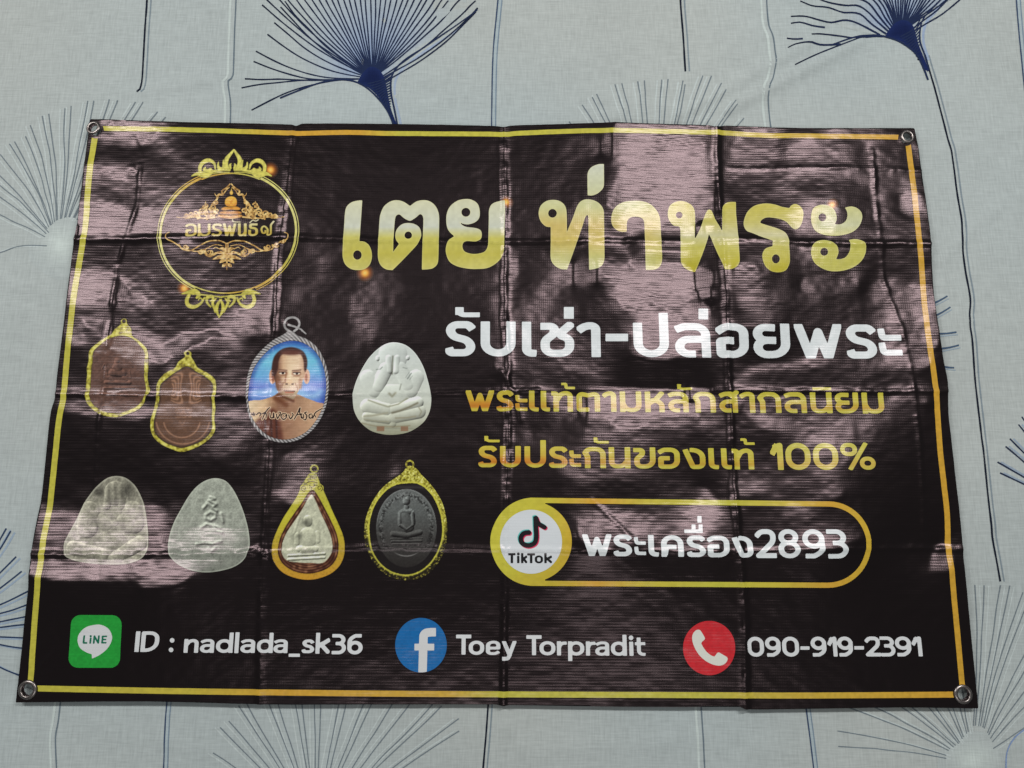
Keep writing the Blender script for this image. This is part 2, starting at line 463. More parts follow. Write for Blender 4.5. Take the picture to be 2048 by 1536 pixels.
def contour(xs, ys, D):
    """marching squares: polygons covering D < 0; returns vertex xy and faces"""
    ny, nx = D.shape
    D = np.where(np.abs(D) < 1e-6, 1e-6, D)
    ins = D < 0
    X, Y = np.meshgrid(xs, ys)
    vid = -np.ones(D.shape, np.int64)
    vid[ins] = np.arange(ins.sum())
    VX = [X[ins]]; VY = [Y[ins]]; n0 = int(ins.sum())
    # crossings on horizontal and vertical edges
    hc = ins[:, :-1] != ins[:, 1:]
    t = D[:, :-1][hc] / (D[:, :-1][hc] - D[:, 1:][hc])
    hid = -np.ones(hc.shape, np.int64); hid[hc] = n0 + np.arange(hc.sum())
    VX.append(X[:, :-1][hc] + t * (xs[1] - xs[0])); VY.append(Y[:, :-1][hc])
    n1 = n0 + int(hc.sum())
    vc = ins[:-1, :] != ins[1:, :]
    t = D[:-1, :][vc] / (D[:-1, :][vc] - D[1:, :][vc])
    wid = -np.ones(vc.shape, np.int64); wid[vc] = n1 + np.arange(vc.sum())
    VX.append(X[:-1, :][vc]); VY.append(Y[:-1, :][vc] + t * (ys[1] - ys[0]))
    a, b, c, d = ins[:-1, :-1], ins[:-1, 1:], ins[1:, 1:], ins[1:, :-1]
    full = a & b & c & d
    j, i = np.nonzero(full)
    faces = np.stack([vid[j, i], vid[j, i+1], vid[j+1, i+1], vid[j+1, i]], 1).tolist()
    j, i = np.nonzero((a | b | c | d) & ~full)
    for jj, ii in zip(j.tolist(), i.tolist()):
        ring = []
        cs = ((jj, ii), (jj, ii+1), (jj+1, ii+1), (jj+1, ii))
        es = (hid[jj, ii], wid[jj, ii+1], hid[jj+1, ii], wid[jj, ii])
        for k in range(4):
            v = vid[cs[k]]
            if v >= 0: ring.append(int(v))
            if es[k] >= 0: ring.append(int(es[k]))
        if len(ring) >= 3: faces.append(ring)
    return np.concatenate(VX), np.concatenate(VY), faces

def printed(name, shape, col, parent, lift=.0003, cell=.001, mat=None, bb=None, label=None):
    """one printed part: `shape` in photo pixels, `col` an sRGB triple or a function of (px, py, distance)"""
    x0, y0, x1, y1 = bb or shape.bbox()
    ux, uy = unproj([x0, x1, x1, x0], [y0, y0, y1, y1])
    m = .012
    xs = np.arange(ux.min() - m, ux.max() + m, cell); ys = np.arange(uy.min() - m, uy.max() + m, cell)
    X, Y = np.meshgrid(xs, ys)
    px, py = proj(X, Y, grid_at(HS, X, Y))
    D = shape(px, py)
    vx, vy, faces = contour(xs, ys, D)
    z = grid_at(H2, vx, vy) + lift
    px, py = proj(vx, vy, grid_at(HS, vx, vy))
    if callable(col): C = col(px, py, shape(px, py))
    else: C = np.tile(ink(col), (len(vx), 1))
    gx, gy = grid_at(GXv, vx, vy), grid_at(GYv, vx, vy)
    N = np.stack([-gx, -gy, np.ones_like(gx)], 1); N /= np.linalg.norm(N, axis=1, keepdims=True)
    o = link(make_mesh(name, np.stack([vx, vy, z], 1), faces, C, N), name, mat or M_INK, parent)
    if label: o['label'] = label
    return o

# ------------------------------------------------------------------ materials
def new_mat(name):
    m = bpy.data.materials.new(name); m.use_nodes = True
    nt = m.node_tree
    return m, nt, nt.nodes, nt.nodes['Principled BSDF']

def scrim_bump(nt, N, bsdf, amt):
    """the woven core of the vinyl shows through as ribs along the banner and a weaker weave across it"""
    tc = N.new('ShaderNodeTexCoord')
    def noise(sx, sy, detail, off=0.0):
        mp = N.new('ShaderNodeMapping'); mp.inputs['Scale'].default_value = (sx, sy, 1); mp.inputs['Location'].default_value = (off, off, 0)
        nt.links.new(tc.outputs['Object'], mp.inputs['Vector'])
        no = N.new('ShaderNodeTexNoise'); no.inputs['Scale'].default_value = 1.0; no.inputs['Detail'].default_value = detail
        nt.links.new(mp.outputs['Vector'], no.inputs['Vector'])
        return no.outputs['Fac']
    def math_(op, a, b):
        n = N.new('ShaderNodeMath'); n.operation = op
        for s, v in zip(n.inputs, (a, b)):
            if v is None: continue
            if isinstance(v, (int, float)): s.default_value = v
            else: nt.links.new(v, s)
        return n.outputs[0]
    sep = N.new('ShaderNodeSeparateXYZ'); nt.links.new(tc.outputs['Object'], sep.inputs[0])
    rib = math_('SINE', math_('MULTIPLY', sep.outputs['Y'], 2 * math.pi / .0036), None)
    weft = math_('SINE', math_('MULTIPLY', sep.outputs['X'], 2 * math.pi / .0028), None)
    long1 = noise(14, 330, 1.0)
    long2 = noise(40, 560, 1.0, 3.1)
    patch = noise(13, 16, 2.0, 7.7)
    cross = noise(420, 40, 1.0, 1.3)
    ribs = math_('ADD', math_('MULTIPLY', math_('SUBTRACT', long1, .5), 1.7), math_('MULTIPLY', math_('SUBTRACT', long2, .5), 1.4))
    ribs = math_('ADD', ribs, math_('MULTIPLY', rib, .32))
    wv = math_('ADD', math_('MULTIPLY', weft, .16), math_('MULTIPLY', math_('SUBTRACT', cross, .5), .5))
    wv = math_('MULTIPLY', wv, math_('MULTIPLY', patch, 1.2))
    h = math_('ADD', ribs, wv)
    fine = noise(900, 900, 1.0, 5.0)
    h = math_('ADD', h, math_('MULTIPLY', math_('SUBTRACT', fine, .5), .35))
    bp = N.new('ShaderNodeBump'); bp.inputs['Strength'].default_value = 1.0; bp.inputs['Distance'].default_value = amt
    nt.links.new(h, bp.inputs['Height'])
    nt.links.new(bp.outputs['Normal'], bsdf.inputs['Normal'])
    return patch

ROUGH, BUMP = .265, .00006
M_VINYL, nt, N, B = new_mat('black_vinyl')
B.inputs['Base Color'].default_value = (.0044, .0036, .0036, 1)
B.inputs['Roughness'].default_value = ROUGH
B.inputs['IOR'].default_value = 1.51
B.inputs['Specular Tint'].default_value = (1.0, .74, .78, 1)
scrim_bump(nt, N, B, BUMP)

M_INK, nt, N, B = new_mat('printed_ink')
at = N.new('ShaderNodeAttribute'); at.attribute_name = 'Col'
nt.links.new(at.outputs['Color'], B.inputs['Base Color'])
B.inputs['Roughness'].default_value = ROUGH
B.inputs['IOR'].default_value = 1.51
B.inputs['Specular Tint'].default_value = (1.0, .84, .87, 1)
scrim_bump(nt, N, B, BUMP)

M_METAL, nt, N, B = new_mat('worn_eyelet_metal')
B.inputs['Metallic'].default_value = 1.0
B.inputs['Roughness'].default_value = .33
no = N.new('ShaderNodeTexNoise'); no.inputs['Scale'].default_value = 260; no.inputs['Detail'].default_value = 3
cr = N.new('ShaderNodeValToRGB')
cr.color_ramp.elements[0].position = .35; cr.color_ramp.elements[0].color = (.13, .105, .095, 1)
cr.color_ramp.elements[1].position = .7; cr.color_ramp.elements[1].color = (.50, .46, .44, 1)
nt.links.new(no.outputs['Fac'], cr.inputs['Fac']); nt.links.new(cr.outputs['Color'], B.inputs['Base Color'])

M_CLOTH, nt, N, B = new_mat('printed_cotton')
at = N.new('ShaderNodeAttribute'); at.attribute_name = 'Col'
tc = N.new('ShaderNodeTexCoord')
def cloth_noise(sx, sy, det):
    mp = N.new('ShaderNodeMapping'); mp.inputs['Scale'].default_value = (sx, sy, 1)
    nt.links.new(tc.outputs['Object'], mp.inputs['Vector'])
    no = N.new('ShaderNodeTexNoise'); no.inputs['Scale'].default_value = 1; no.inputs['Detail'].default_value = det
    nt.links.new(mp.outputs['Vector'], no.inputs['Vector'])
    return no.outputs['Fac']
n1, n2, n3, n4, n5 = cloth_noise(45, 560, 2), cloth_noise(560, 45, 2), cloth_noise(5, 5, 3), cloth_noise(22, 300, 2), cloth_noise(300, 22, 2)
def mth(op, a, b):
    n = N.new('ShaderNodeMath'); n.operation = op
    for s, v in zip(n.inputs, (a, b)):
        if isinstance(v, (int, float)): s.default_value = v
        else: nt.links.new(v, s)
    return n.outputs[0]
weave = mth('ADD', mth('ADD', mth('MULTIPLY', n1, .35), mth('MULTIPLY', n2, .35)), mth('MULTIPLY', mth('ADD', n4, n5), .17))
gain = mth('ADD', mth('MULTIPLY', mth('SUBTRACT', weave, .52), .95), mth('ADD', mth('MULTIPLY', mth('SUBTRACT', n3, .5), .2), 1.0))
vm = N.new('ShaderNodeVectorMath'); vm.operation = 'SCALE'
nt.links.new(at.outputs['Color'], vm.inputs[0]); nt.links.new(gain, vm.inputs['Scale'])
nt.links.new(vm.outputs[0], B.inputs['Base Color'])
B.inputs['Roughness'].default_value = .95
B.inputs['Specular IOR Level'].default_value = .12
bp = N.new('ShaderNodeBump'); bp.inputs['Distance'].default_value = .0004; bp.inputs['Strength'].default_value = .5
nt.links.new(weave, bp.inputs['Height']); nt.links.new(bp.outputs['Normal'], B.inputs['Normal'])

# ------------------------------------------------------------------ the printed bed sheet (the setting)
def bed_z(x, y):
    z = .0016 * vnoise(x / .23, y / .19, 31) + .0008 * vnoise(x / .09, y / .12, 32) + .00035 * vnoise(x / .03, y / .035, 33)
    px, py = proj(x, y, 0 * x)
    for (a, b, A, s) in (((1350, 235), (1620, 85), .0032, 12), ((1450, 222), (1720, 84), .0040, 11), ((1500, 60), (1380, 150), .0015, 20),
                         ((880, 5), (1180, 30), .0012, 9), ((420, 160), (200, 190), .0010, 12), ((330, 175), (500, 150), .001, 9), ((1940, 640), (2048, 655), .0012, 8),
                         ((1230, 236), (1290, 180), .0015, 10), ((0, 70), (180, 90), .0008, 14), ((1080, 1500), (1400, 1480), .0012, 14), ((600, 230), (900, 200), .0009, 16), ((1900, 300), (2048, 250), .0012, 14), ((1990, 420), (1880, 520), .0012, 12), ((0, 560), (110, 590), .001, 14), ((0, 700), (90, 730), .0009, 12), ((200, 1460), (420, 1500), .0009, 16), ((10, 170), (230, 40), .0012, 22), ((1100, 130), (1330, 60), .0012, 20), ((1960, 900), (1990, 1050), .001, 14), ((1290, 160), (1390, 190), .0011, 9), ((30, 900), (60, 620), .0012, 18)):
        d = d_seg(px, py, a, b)
        z = z + 1.5 * A * np.exp(-(d / s) ** 2)
    rim = np.maximum(np.abs(x) - .62, np.abs(y + .02) - .44)
    return np.where(rim > 0, z, z * np.exp(rim * 30)) - .0026      # pressed flat under the banner

SHEET = ink([165, 173, 172]) * .97
bxs = np.arange(-1.3, 1.3001, .006); bys = np.arange(-1.05, 1.0501, .006)
BX, BY = np.meshgrid(bxs, bys)
bv = [np.stack([BX.ravel(), BY.ravel(), bed_z(BX, BY).ravel()], 1)]
nxb, nyb = len(bxs), len(bys)
jj, ii = np.mgrid[0:nyb-1, 0:nxb-1]
bf = np.stack([jj*nxb+ii, jj*nxb+ii+1, (jj+1)*nxb+ii+1, (jj+1)*nxb+ii], -1).reshape(-1, 4).tolist()
tint = 1 + .035 * vnoise(BX / .25, BY / .3, 41)[..., None] * np.array([-1.0, .1, .9])
bc = [np.clip((SHEET * tint).reshape(-1, 3), 0, 1)]
bn = len(bv[0])
LIFTS = [0]

def bed_add(P, F, C, lift):
    """P in photo pixels"""
    global bn
    x, y = unproj(P[:, 0], P[:, 1], -.0026)
    bv.append(np.stack([x, y, bed_z(x, y) + lift], 1)); bc.append(C)
    bf.extend([[k + bn for k in f] for f in F]); bn += len(P)

def ribbon(pts, w0, w1, colour, lift=.0004, smooth=True, c1=None):
    P = smooth_pts(pts, 6, False) if smooth and len(pts) > 2 else np.array([p[:2] for p in pts], float)
    # resample about every 8 px
    seg = np.hypot(*np.diff(P, axis=0).T); s = np.concatenate([[0], np.cumsum(seg)])
    n = max(int(s[-1] / 8), 2); t = np.linspace(0, s[-1], n + 1)
    P = np.stack([np.interp(t, s, P[:, 0]), np.interp(t, s, P[:, 1])], 1)
    T = np.gradient(P, axis=0); T /= np.maximum(np.linalg.norm(T, axis=1, keepdims=True), 1e-9)
    Nn = np.stack([-T[:, 1], T[:, 0]], 1)
    u = t / s[-1]
    w = (w0 + (w1 - w0) * u) * (1 + .14 * vnoise(t / 14 + P[0, 0], t * 0, 3))
    L = P + Nn * w[:, None] / 2; R_ = P - Nn * w[:, None] / 2
    V = np.empty((2 * len(P), 2)); V[::2] = L; V[1::2] = R_
    F = [[2*i, 2*i+1, 2*i+3, 2*i+2] for i in range(len(P) - 1)]
    ca = ink(colour); cb = ink(c1) if c1 is not None else ca
    C = np.repeat(ca + (cb - ca) * u[:, None], 2, 0)
    bed_add(V, F, C, lift)

NAVY, NAVY2, GREYB, PALE, BLUEG = [24, 31, 50], [32, 43, 72], [112, 124, 132], [182, 192, 188], [88, 104, 124]
def stripe(pts, kind):
    off = lambda d: [(p[0] + d, p[1]) for p in pts]
    if kind == 'navy':
        ribbon(off(8), 3, 3, [120, 132, 139], .0003); ribbon(pts, 3.6, 3.6, [22, 28, 42], .0004)
    elif kind == 'blue':
        ribbon(off(4), 7, 7, [155, 168, 172], .0002); ribbon(off(8), 2.4, 2.4, [112, 128, 142], .0003); ribbon(pts, 2.6, 2.6, [58, 72, 96], .0005)
    else:
        ribbon(off(-11), 4.5, 4.5, [180, 190, 187], .0002); ribbon(pts, 2.8, 2.8, [98, 110, 118], .0003)

stripe([(295, -60), (295, 0), (290, 70), (285, 150), (281, 178), (274, 184)], 'navy')
stripe([(476, -60), (473, 0), (470, 60), (467, 150), (464, 158), (457, 163), (457, 175), (461, 205), (460, 260)], 'pale')
stripe([(999, -60), (996, 0), (986, 110), (983, 260)], 'blue')
stripe([(1360, -60), (1361, 0), (1367, 80), (1370, 145)], 'navy')
stripe([(1531, -60), (1533, 0), (1537, 50), (1546, 75), (1550, 120), (1546, 155), (1536, 178), (1537, 215), (1542, 260)], 'pale')
stripe([(2028, -60), (2033, 0), (2040, 90), (2047, 170), (2056, 260), (2062, 400), (2074, 640)], 'blue')
stripe([(1850, 110), (1866, 165), (1880, 220), (1897, 290), (1905, 325), (1912, 380), (1922, 440), (1923, 485), (1929, 540), (1939, 600), (1937, 640), (1943, 680), (1950, 770), (1963, 880), (1973, 975), (1981, 1040), (1986, 1080), (1995, 1130), (2001, 1163)], 'navy')
stripe([(122, 1395), (117, 1440), (111, 1475), (113, 1540), (112, 1640)], 'pale')
stripe([(335, 1395), (331, 1440), (327, 1540), (322, 1640)], 'blue')
stripe([(977, 1400), (972, 1470), (966, 1540), (960, 1640)], 'navy')
stripe([(1402, 1410), (1406, 1470), (1410, 1540), (1416, 1640)], 'pale')
stripe([(1611, 1410), (1619, 1470), (1627, 1540), (1640, 1640)], 'blue')

def fan_leaf(base, tips, colour, w0, w1, bend=.0, shade=None, shade_off=(-9, 2), base_spread=.0, wav=0.0, c1=None, seed=0):
    r = np.random.default_rng(seed)
    for k, tip in enumerate(tips):
        b = np.array(base[k] if isinstance(base, list) else base, float); t = np.array(tip[:2], float)
        bd = tip[2] if len(tip) > 2 else bend
        e = t - b; nrm = np.array([-e[1], e[0]])
        pts = []
        for u in np.linspace(0, 1, 7):
            q = b + e * u + nrm * bd * math.sin(math.pi * u) + (nrm / np.linalg.norm(nrm)) * wav * math.sin(u * 9 + k * .9) * u
            pts.append(tuple(q + r.normal(0, .5, 2)))
        if shade is not None:
            ribbon([(p[0] + shade_off[0], p[1] + shade_off[1]) for p in pts], w0 * 1.3, w1 * 1.25, shade, .0002)
        ribbon(pts, w0, w1, colour, .0003 + .000006 * k, c1=c1)

def wash(pts, core, colour, k=1.0, lift=.00015, edge=None):
    """a soft dye that fades out to the cloth's own colour"""
    P = smooth_pts(pts, 4); c = np.array(core, float)
    rings = np.linspace(0, 1, 7)
    V = np.concatenate([c + (P - c) * r for r in rings[1:]] + [c[None]])
    n = len(P); F = []
    for a in range(5):
        for i in range(n):
            F.append([a*n+i, a*n+(i+1) % n, (a+1)*n+(i+1) % n, (a+1)*n+i])
    for i in range(n): F.append([6*n, (i+1) % n, i][::-1])
    col = ink(colour); C = []; rim_c = SHEET if edge is None else ink(edge)
    for r in rings[1:]: C.append(np.tile(col + (rim_c - col) * sm(r ** k), (n, 1)))
    C = np.concatenate(C + [col[None]])
    area = np.sum(P[:, 0] * np.roll(P[:, 1], -1) - np.roll(P[:, 0], -1) * P[:, 1])
    quads, tris = [f for f in F if len(f) == 4], [[6*n, i, (i+1) % n] for i in range(n)]
    quads = [[q[0], q[3], q[2], q[1]] for q in quads]
    if area > 0: quads, tris = [q[::-1] for q in quads], [q[::-1] for q in tris]
    bed_add(V, quads + tris, C, lift)

# big navy leaf at the top
bA = (742, 158)
wash([(600, 170), (560, 60), (600, -60), (745, -120), (900, -60), (930, 30), (830, 110), (790, 200), (760, 200), (700, 165)], (742, 140), [122, 142, 176], .7)
tA = [(503, 220, .07), (483, 176, .03), (491, 159, .0), (507, 124, -.07), (513, 103, -.08), (536, 70, -.08), (549, 46, -.07), (562, 15, -.06), (569, 4, -.05)]
baseA = [(716, 158), (700, 160), (706, 160), (720, 158), (728, 158), (735, 156), (737, 155), (738, 155), (738, 154)]
for k in range(31):
    a = math.radians(146 - k * 3.45)
    rr = 262 + 14 * math.sin(k * 2.1)
    tA.append((742 + rr * math.cos(a), 158 - rr * math.sin(a), .05 * math.cos(a))); baseA.append((740 + k * .35, 155 - .1 * k))
tA += [(951, 2, .03), (956, 19, .04), (952, 24, .05)]; baseA += [(756, 158), (760, 160), (768, 165)]
fan_leaf(baseA, tA, NAVY2, 2.6, 3.0, c1=NAVY, seed=1)
wash([(715, 166), (722, 152), (732, 140), (742, 134), (756, 138), (766, 150), (772, 168), (776, 190), (781, 215), (790, 240), (798, 262), (793, 262), (776, 224), (757, 194), (738, 176), (725, 169)], (746, 158), [20, 30, 66], 2.0, .0006, [27, 39, 80])
ribbon([(560, 196), (620, 172), (660, 161), (695, 160), (725, 170), (752, 192), (775, 222), (790, 256)], 3, 4, NAVY2, .0007)
ribbon([(955, 21), (920, 46), (884, 70), (845, 97), (812, 118), (793, 136), (783, 155), (782, 185), (789, 220), (797, 262)], 2.4, 3.5, NAVY2, .0007)
ribbon([(925, 52), (888, 78), (850, 102), (820, 124), (800, 144), (790, 165), (790, 195), (797, 230), (805, 262)], 4, 5, [146, 160, 180], .0002)
for k in range(14):
    u = k / 13
    ribbon([(783 - 2 * u, 148 + 70 * u), (765 - 8 * u + 22 * u * u, 160 + 62 * u), (735 + 50 * u, 168 + 62 * u)], 2.4, 2.4, NAVY2, .0008)

# navy leaf at the top right
bB = (1802, 62)
wash([(1660, 40), (1700, -60), (1830, -100), (1960, -40), (1880, 10), (1850, 50), (1850, 110), (1800, 80)], (1795, 50), [122, 142, 176], .7)
tB, baseB = [], []
for q in ([(1589, 131), (1640, 107), (1699, 85), (1734, 74), (1770, 73)], [(1574, 98), (1590, 91), (1615, 89), (1645, 91), (1680, 90)], [(1573, 78), (1588, 80), (1604, 80)],
          [(1622, 70), (1640, 69), (1680, 73), (1712, 77), (1750, 72)], [(1581, 48), (1600, 46), (1625, 53), (1649, 56)], [(1581, 34), (1610, 34), (1640, 42), (1662, 46), (1690, 41), (1715, 47), (1760, 70)],
          [(1600, 3), (1625, 13), (1655, 16), (1685, 26), (1705, 26), (1722, 30), (1745, 50), (1772, 68)], [(1612, -14), (1650, 4), (1690, 12), (1715, 12), (1735, 24), (1755, 44), (1780, 66)], [(1634, -30), (1680, -4), (1715, -2), (1738, 8), (1760, 36), (1784, 64)],
          [(1654, -48), (1700, -20), (1735, -8), (1755, 10), (1770, 36), (1790, 62)], [(1674, -66), (1720, -32), (1748, -10), (1766, 12), (1778, 36), (1792, 60)], [(1690, -90), (1735, -42), (1760, -10), (1775, 14), (1784, 36), (1794, 60)]):
    ribbon(q[::-1], 4.0, 2.8, NAVY2, .0004, c1=NAVY)
for k in range(20):
    a = math.radians(124 - k * 4.3)
    tB.append((1802 + 215 * math.cos(a), 66 - 215 * math.sin(a), .05)); baseB.append((1796 + k * .8, 62 - .2 * k))
tB += [(1960, -70, .04), (1975, -55, .05)]; baseB += [(1822, 60), (1828, 62)]
fan_leaf(baseB, tB, NAVY2, 3.2, 3.2, wav=3.0, c1=NAVY, seed=2)
wash([(1770, 74), (1784, 52), (1798, 42), (1814, 42), (1826, 52), (1832, 70), (1838, 92), (1848, 116), (1857, 142), (1846, 134), (1830, 108), (1808, 86), (1786, 77)], (1808, 64), [20, 30, 68], 2.0, .0006, [27, 39, 82])
ribbon([(1660, 92), (1700, 78), (1735, 71), (1768, 73), (1800, 84), (1826, 102), (1842, 124), (1856, 160)], 3, 4, NAVY2, .0007)
ribbon([(1885, -4), (1862, 20), (1846, 38), (1840, 60), (1840, 84), (1850, 112), (1858, 140)], 2.6, 3.5, NAVY2, .0007)
ribbon([(1892, 0), (1868, 26), (1853, 44), (1847, 66), (1848, 90), (1858, 120)], 6, 5, [140, 156, 180], .0003)
for k in range(12):
    u = k / 11
    ribbon([(1840 - 1 * u, 40 + 78 * u), (1825 + 8 * u, 60 + 58 * u), (1800 + 42 * u, 74 + 46 * u)], 2.4, 2.4, NAVY2, .0008)

PG, PW = [108, 118, 124], [175, 184, 183]
# pale leaf at the left, half under the banner
bC = (118, 486)
wash([(60, 470), (70, 430), (120, 415), (170, 430), (190, 520), (120, 560), (60, 520)], (122, 490), [186, 196, 192], .7)
tC = [(-30, 520, .1), (-40, 415, .02), (-30, 376, .03), (0, 370, .03), (-20, 330, .02), (-2, 308, .04), (17, 287, .04), (27, 282, .03), (50, 272, .03), (61, 250, .03), (85, 232, .02), (98, 227, .02), (128, 215, .02), (141, 212, .02), (175, 201, .01), (189, 201, .01), (220, 199, 0), (236, 201, 0), (270, 203, 0), (285, 203, 0), (313, 223, 0), (331, 233, 0)]
baC = [(118 + (t[0] - 118) * .18, 486 + (t[1] - 486) * .18) for t in tC]
fan_leaf(baC, tC, PG, 2.0, 2.3, shade=PW, wav=1.4, seed=3)
# pale leaf above the banner's top edge
tD = [(1138, 243, .02), (1164, 210, .02), (1184, 194, .02), (1193, 188, .02), (1230, 170, .02), (1243, 166, .02), (1275, 163, .01), (1288, 163, .01), (1322, 160, 0), (1336, 158, 0), (1365, 163, 0), (1371, 170, 0), (1405, 153, -.01), (1423, 153, -.01), (1443, 168, -.02), (1450, 183, -.02), (1470, 203, -.02), (1472, 212, -.02), (1488, 237, -.02)]
fan_leaf([(1305 + (t[0] - 1305) * .2, 470 + (t[1] - 470) * .2) for t in tD], tD, PG, 2.0, 2.3, shade=PW, seed=4)
# navy leaf at the lower left
tE = [(14, 1056), (23, 1062), (32, 1113), (44, 1143), (76, 1172), (95, 1195), (100, 1222), (110, 1240), (104, 1276), (104, 1302), (90, 1372)]
bE = [(-130, 1250)] * 11
tE = [(x, y, .04) for x, y in tE]
fan_leaf(bE, tE, [40, 56, 84], 3.0, 3.0, shade=[140, 156, 172], shade_off=(8, 3), seed=5)
# pale leaf along the bottom edge
tF = [(425, 1441), (440, 1455), (458, 1441), (478, 1412), (492, 1405), (528, 1380), (545, 1372), (582, 1350), (596, 1345), (628, 1340), (645, 1338), (690, 1340), (708, 1345), (745, 1360), (762, 1368), (800, 1385), (830, 1395), (870, 1405), (884, 1412), (918, 1437), (918, 1462)]
tF[0] = (427, 1505)
fan_leaf([(632 + (t[0] - 632) * .15, 1650 + (t[1] - 1650) * .15) for t in tF], [(x, y, 0) for x, y in tF], PG, 2.0, 2.3, shade=PW, shade_off=(-10, 1), seed=6)
# pale leaf in the bottom right corner
bG = (1946, 1522)
wash([(1880, 1500), (1895, 1475), (1946, 1462), (2010, 1480), (2020, 1530), (1950, 1570), (1880, 1550)], (1946, 1520), [186, 196, 192], .7)
tG = [(1676, 1493, .02), (1676, 1462, .02), (1700, 1416, .02), (1718, 1400, .02), (1750, 1380, .02), (1770, 1370, .01), (1800, 1350, .01), (1815, 1340, .01), (1840, 1300, 0), (1855, 1280, 0), (1880, 1250, 0), (1900, 1230, 0), (1950, 1170, .02), (1968, 1170, .01), (2001, 1171, 0), (2021, 1171, 0), (2046, 1185, -.02), (2060, 1200, -.02), (2090, 1240, -.02), (2105, 1260, -.02), (2120, 1300, -.02), (2140, 1330, -.02), (2150, 1400, -.02)]
baG = [(1946 + (t[0] - 1946) * .2, 1522 + (t[1] - 1522) * .2) for t in tG]
fan_leaf(baG, tG, PG, 2.0, 2.3, shade=PW, shade_off=(9, 1), seed=7)
ribbon([(2060, 1452), (2030, 1475), (2014, 1505), (2012, 1545)], 2.6, 2.6, [120, 140, 176], .0006)
# navy leaf coming in at the right edge
tH = [(2042, 833, .03), (2036, 849, .03), (2018, 878, .03), (2009, 893, .03), (1994, 924, .03), (1999, 946, .03)]
fan_leaf([(2160, 1040)] * 6, tH, [34, 44, 66], 3.0, 3.0, shade=[136, 150, 164], shade_off=(7, 0), seed=8)
# tips of another leaf showing past the banner's right edge
for (x0, y0, x1, y1) in ((1860, 610, 1893, 593), (1866, 634, 1899, 615), (1875, 668, 1911, 665), (1880, 698, 1916, 691), (1880, 732, 1907, 736)):
    ribbon([(x0, y0), ((x0+x1)/2, (y0+y1)/2 + 1), (x1, y1)], 4, 3, [66, 84, 106], .0005)
    ribbon([(x0 + 3, y0 + 5), (x1 + 3, y1 + 5)], 3, 2, [140, 154, 164], .0004, False)

bed = link(make_mesh('bed_sheet', np.concatenate(bv), bf, np.concatenate(bc)), 'bed_sheet', M_CLOTH, None)
bed['kind'] = 'structure'

# ------------------------------------------------------------------ the banner
banner = bpy.data.objects.new('vinyl_banner', None)
COL.objects.link(banner)
banner['label'] = 'black glossy vinyl banner with gold border and Thai lettering, spread on the bed sheet'
banner['category'] = 'banner'

GROMMETS = [(192, 261), (1812, 276), (1922, 1387), (60, 1378)]
OUT = [(180, 238, 0), (330, 243), (470, 246), (582, 249), (592, 252), (604, 247), (800, 248), (995, 252), (1008, 255), (1020, 251), (1120, 248), (1220, 245), (1300, 247), (1420, 251), (1432, 254), (1450, 251), (1600, 256), (1829, 256, 0),
       (1838, 304), (1847, 370), (1855, 424), (1861, 470), (1863, 510), (1868, 590), (1880, 675), (1888, 725), (1896, 765), (1897, 825), (1903, 880), (1912, 961), (1920, 1030), (1926, 1095), (1927, 1115), (1931, 1150), (1940, 1245), (1957, 1417, 0),
       (1800, 1415), (1600, 1418), (1492, 1419), (1480, 1414), (1350, 1414), (1200, 1413), (1020, 1410), (1006, 1412), (990, 1409), (700, 1409), (530, 1409), (300, 1403), (31, 1405, 0),
       (40, 1330), (50, 1230), (59, 1155), (62, 1106), (72, 1050), (84, 985), (97, 860), (102, 822), (110, 795), (113, 760), (122, 690), (132, 610), (141, 535), (148, 480), (155, 440), (166, 350)]
OUTP = smooth_pts(OUT, 3)
sheet_shape = Shape().poly(OUTP)
for gx_, gy_ in GROMMETS: sheet_shape.cut_ell(gx_, gy_, 10.0 if gy_ < 800 else 12.5)

vx, vy, faces = contour(XS2, YS2, sheet_shape(*proj(XX2, YY2, HS)))
gx, gy = grid_at(GXv, vx, vy), grid_at(GYv, vx, vy)
z = grid_at(H2, vx, vy)
me = make_mesh('vinyl_sheet', np.stack([vx, vy, z], 1), faces)
vinyl = link(me, 'vinyl_sheet', M_VINYL, banner)
so = vinyl.modifiers.new('thickness', 'SOLIDIFY'); so.thickness = .0008; so.offset = -1

# the welded hem: a doubled strip of vinyl round the edge, its inner step just visible
for gx_, gy_ in GROMMETS:
    cx, cy = unproj(gx_, gy_, .003); cx, cy = float(cx), float(cy)
    cz = float(grid_at(H2, np.array([cx]), np.array([cy]))[0])
    sx_ = float(grid_at(GXv, np.array([cx]), np.array([cy]))[0]); sy_ = float(grid_at(GYv, np.array([cx]), np.array([cy]))[0])
    gs = .82 if gy_ < 800 else .95
    prof = [(.0076, -.0022), (.0074, .0005), (.0078, .0014), (.0088, .0019), (.0100, .0019), (.0113, .0015), (.0122, .0008), (.0125, -.0001)]
    bm = bmesh.new(); n = 48; rings = []
    for r, h in prof:
        rings.append([bm.verts.new((r * gs * math.cos(2*math.pi*k/n), r * gs * math.sin(2*math.pi*k/n), h)) for k in range(n)])
    for a, b in zip(rings[:-1], rings[1:]):
        for k in range(n): bm.faces.new((a[k], a[(k+1) % n], b[(k+1) % n], b[k]))
    bmesh.ops.recalc_face_normals(bm, faces=bm.faces)
    me = bpy.data.meshes.new('grommet'); bm.to_mesh(me); bm.free()
    me.polygons.foreach_set('use_smooth', np.ones(len(me.polygons), bool))
    g = link(me, 'grommet', M_METAL, banner)
    g.location = (cx, cy, cz + .0003); g.rotation_euler = (math.atan(sy_), -math.atan(sx_), 0)
    if max(me.vertices, key=lambda v: v.co.z).normal.z < 0: me.flip_normals()

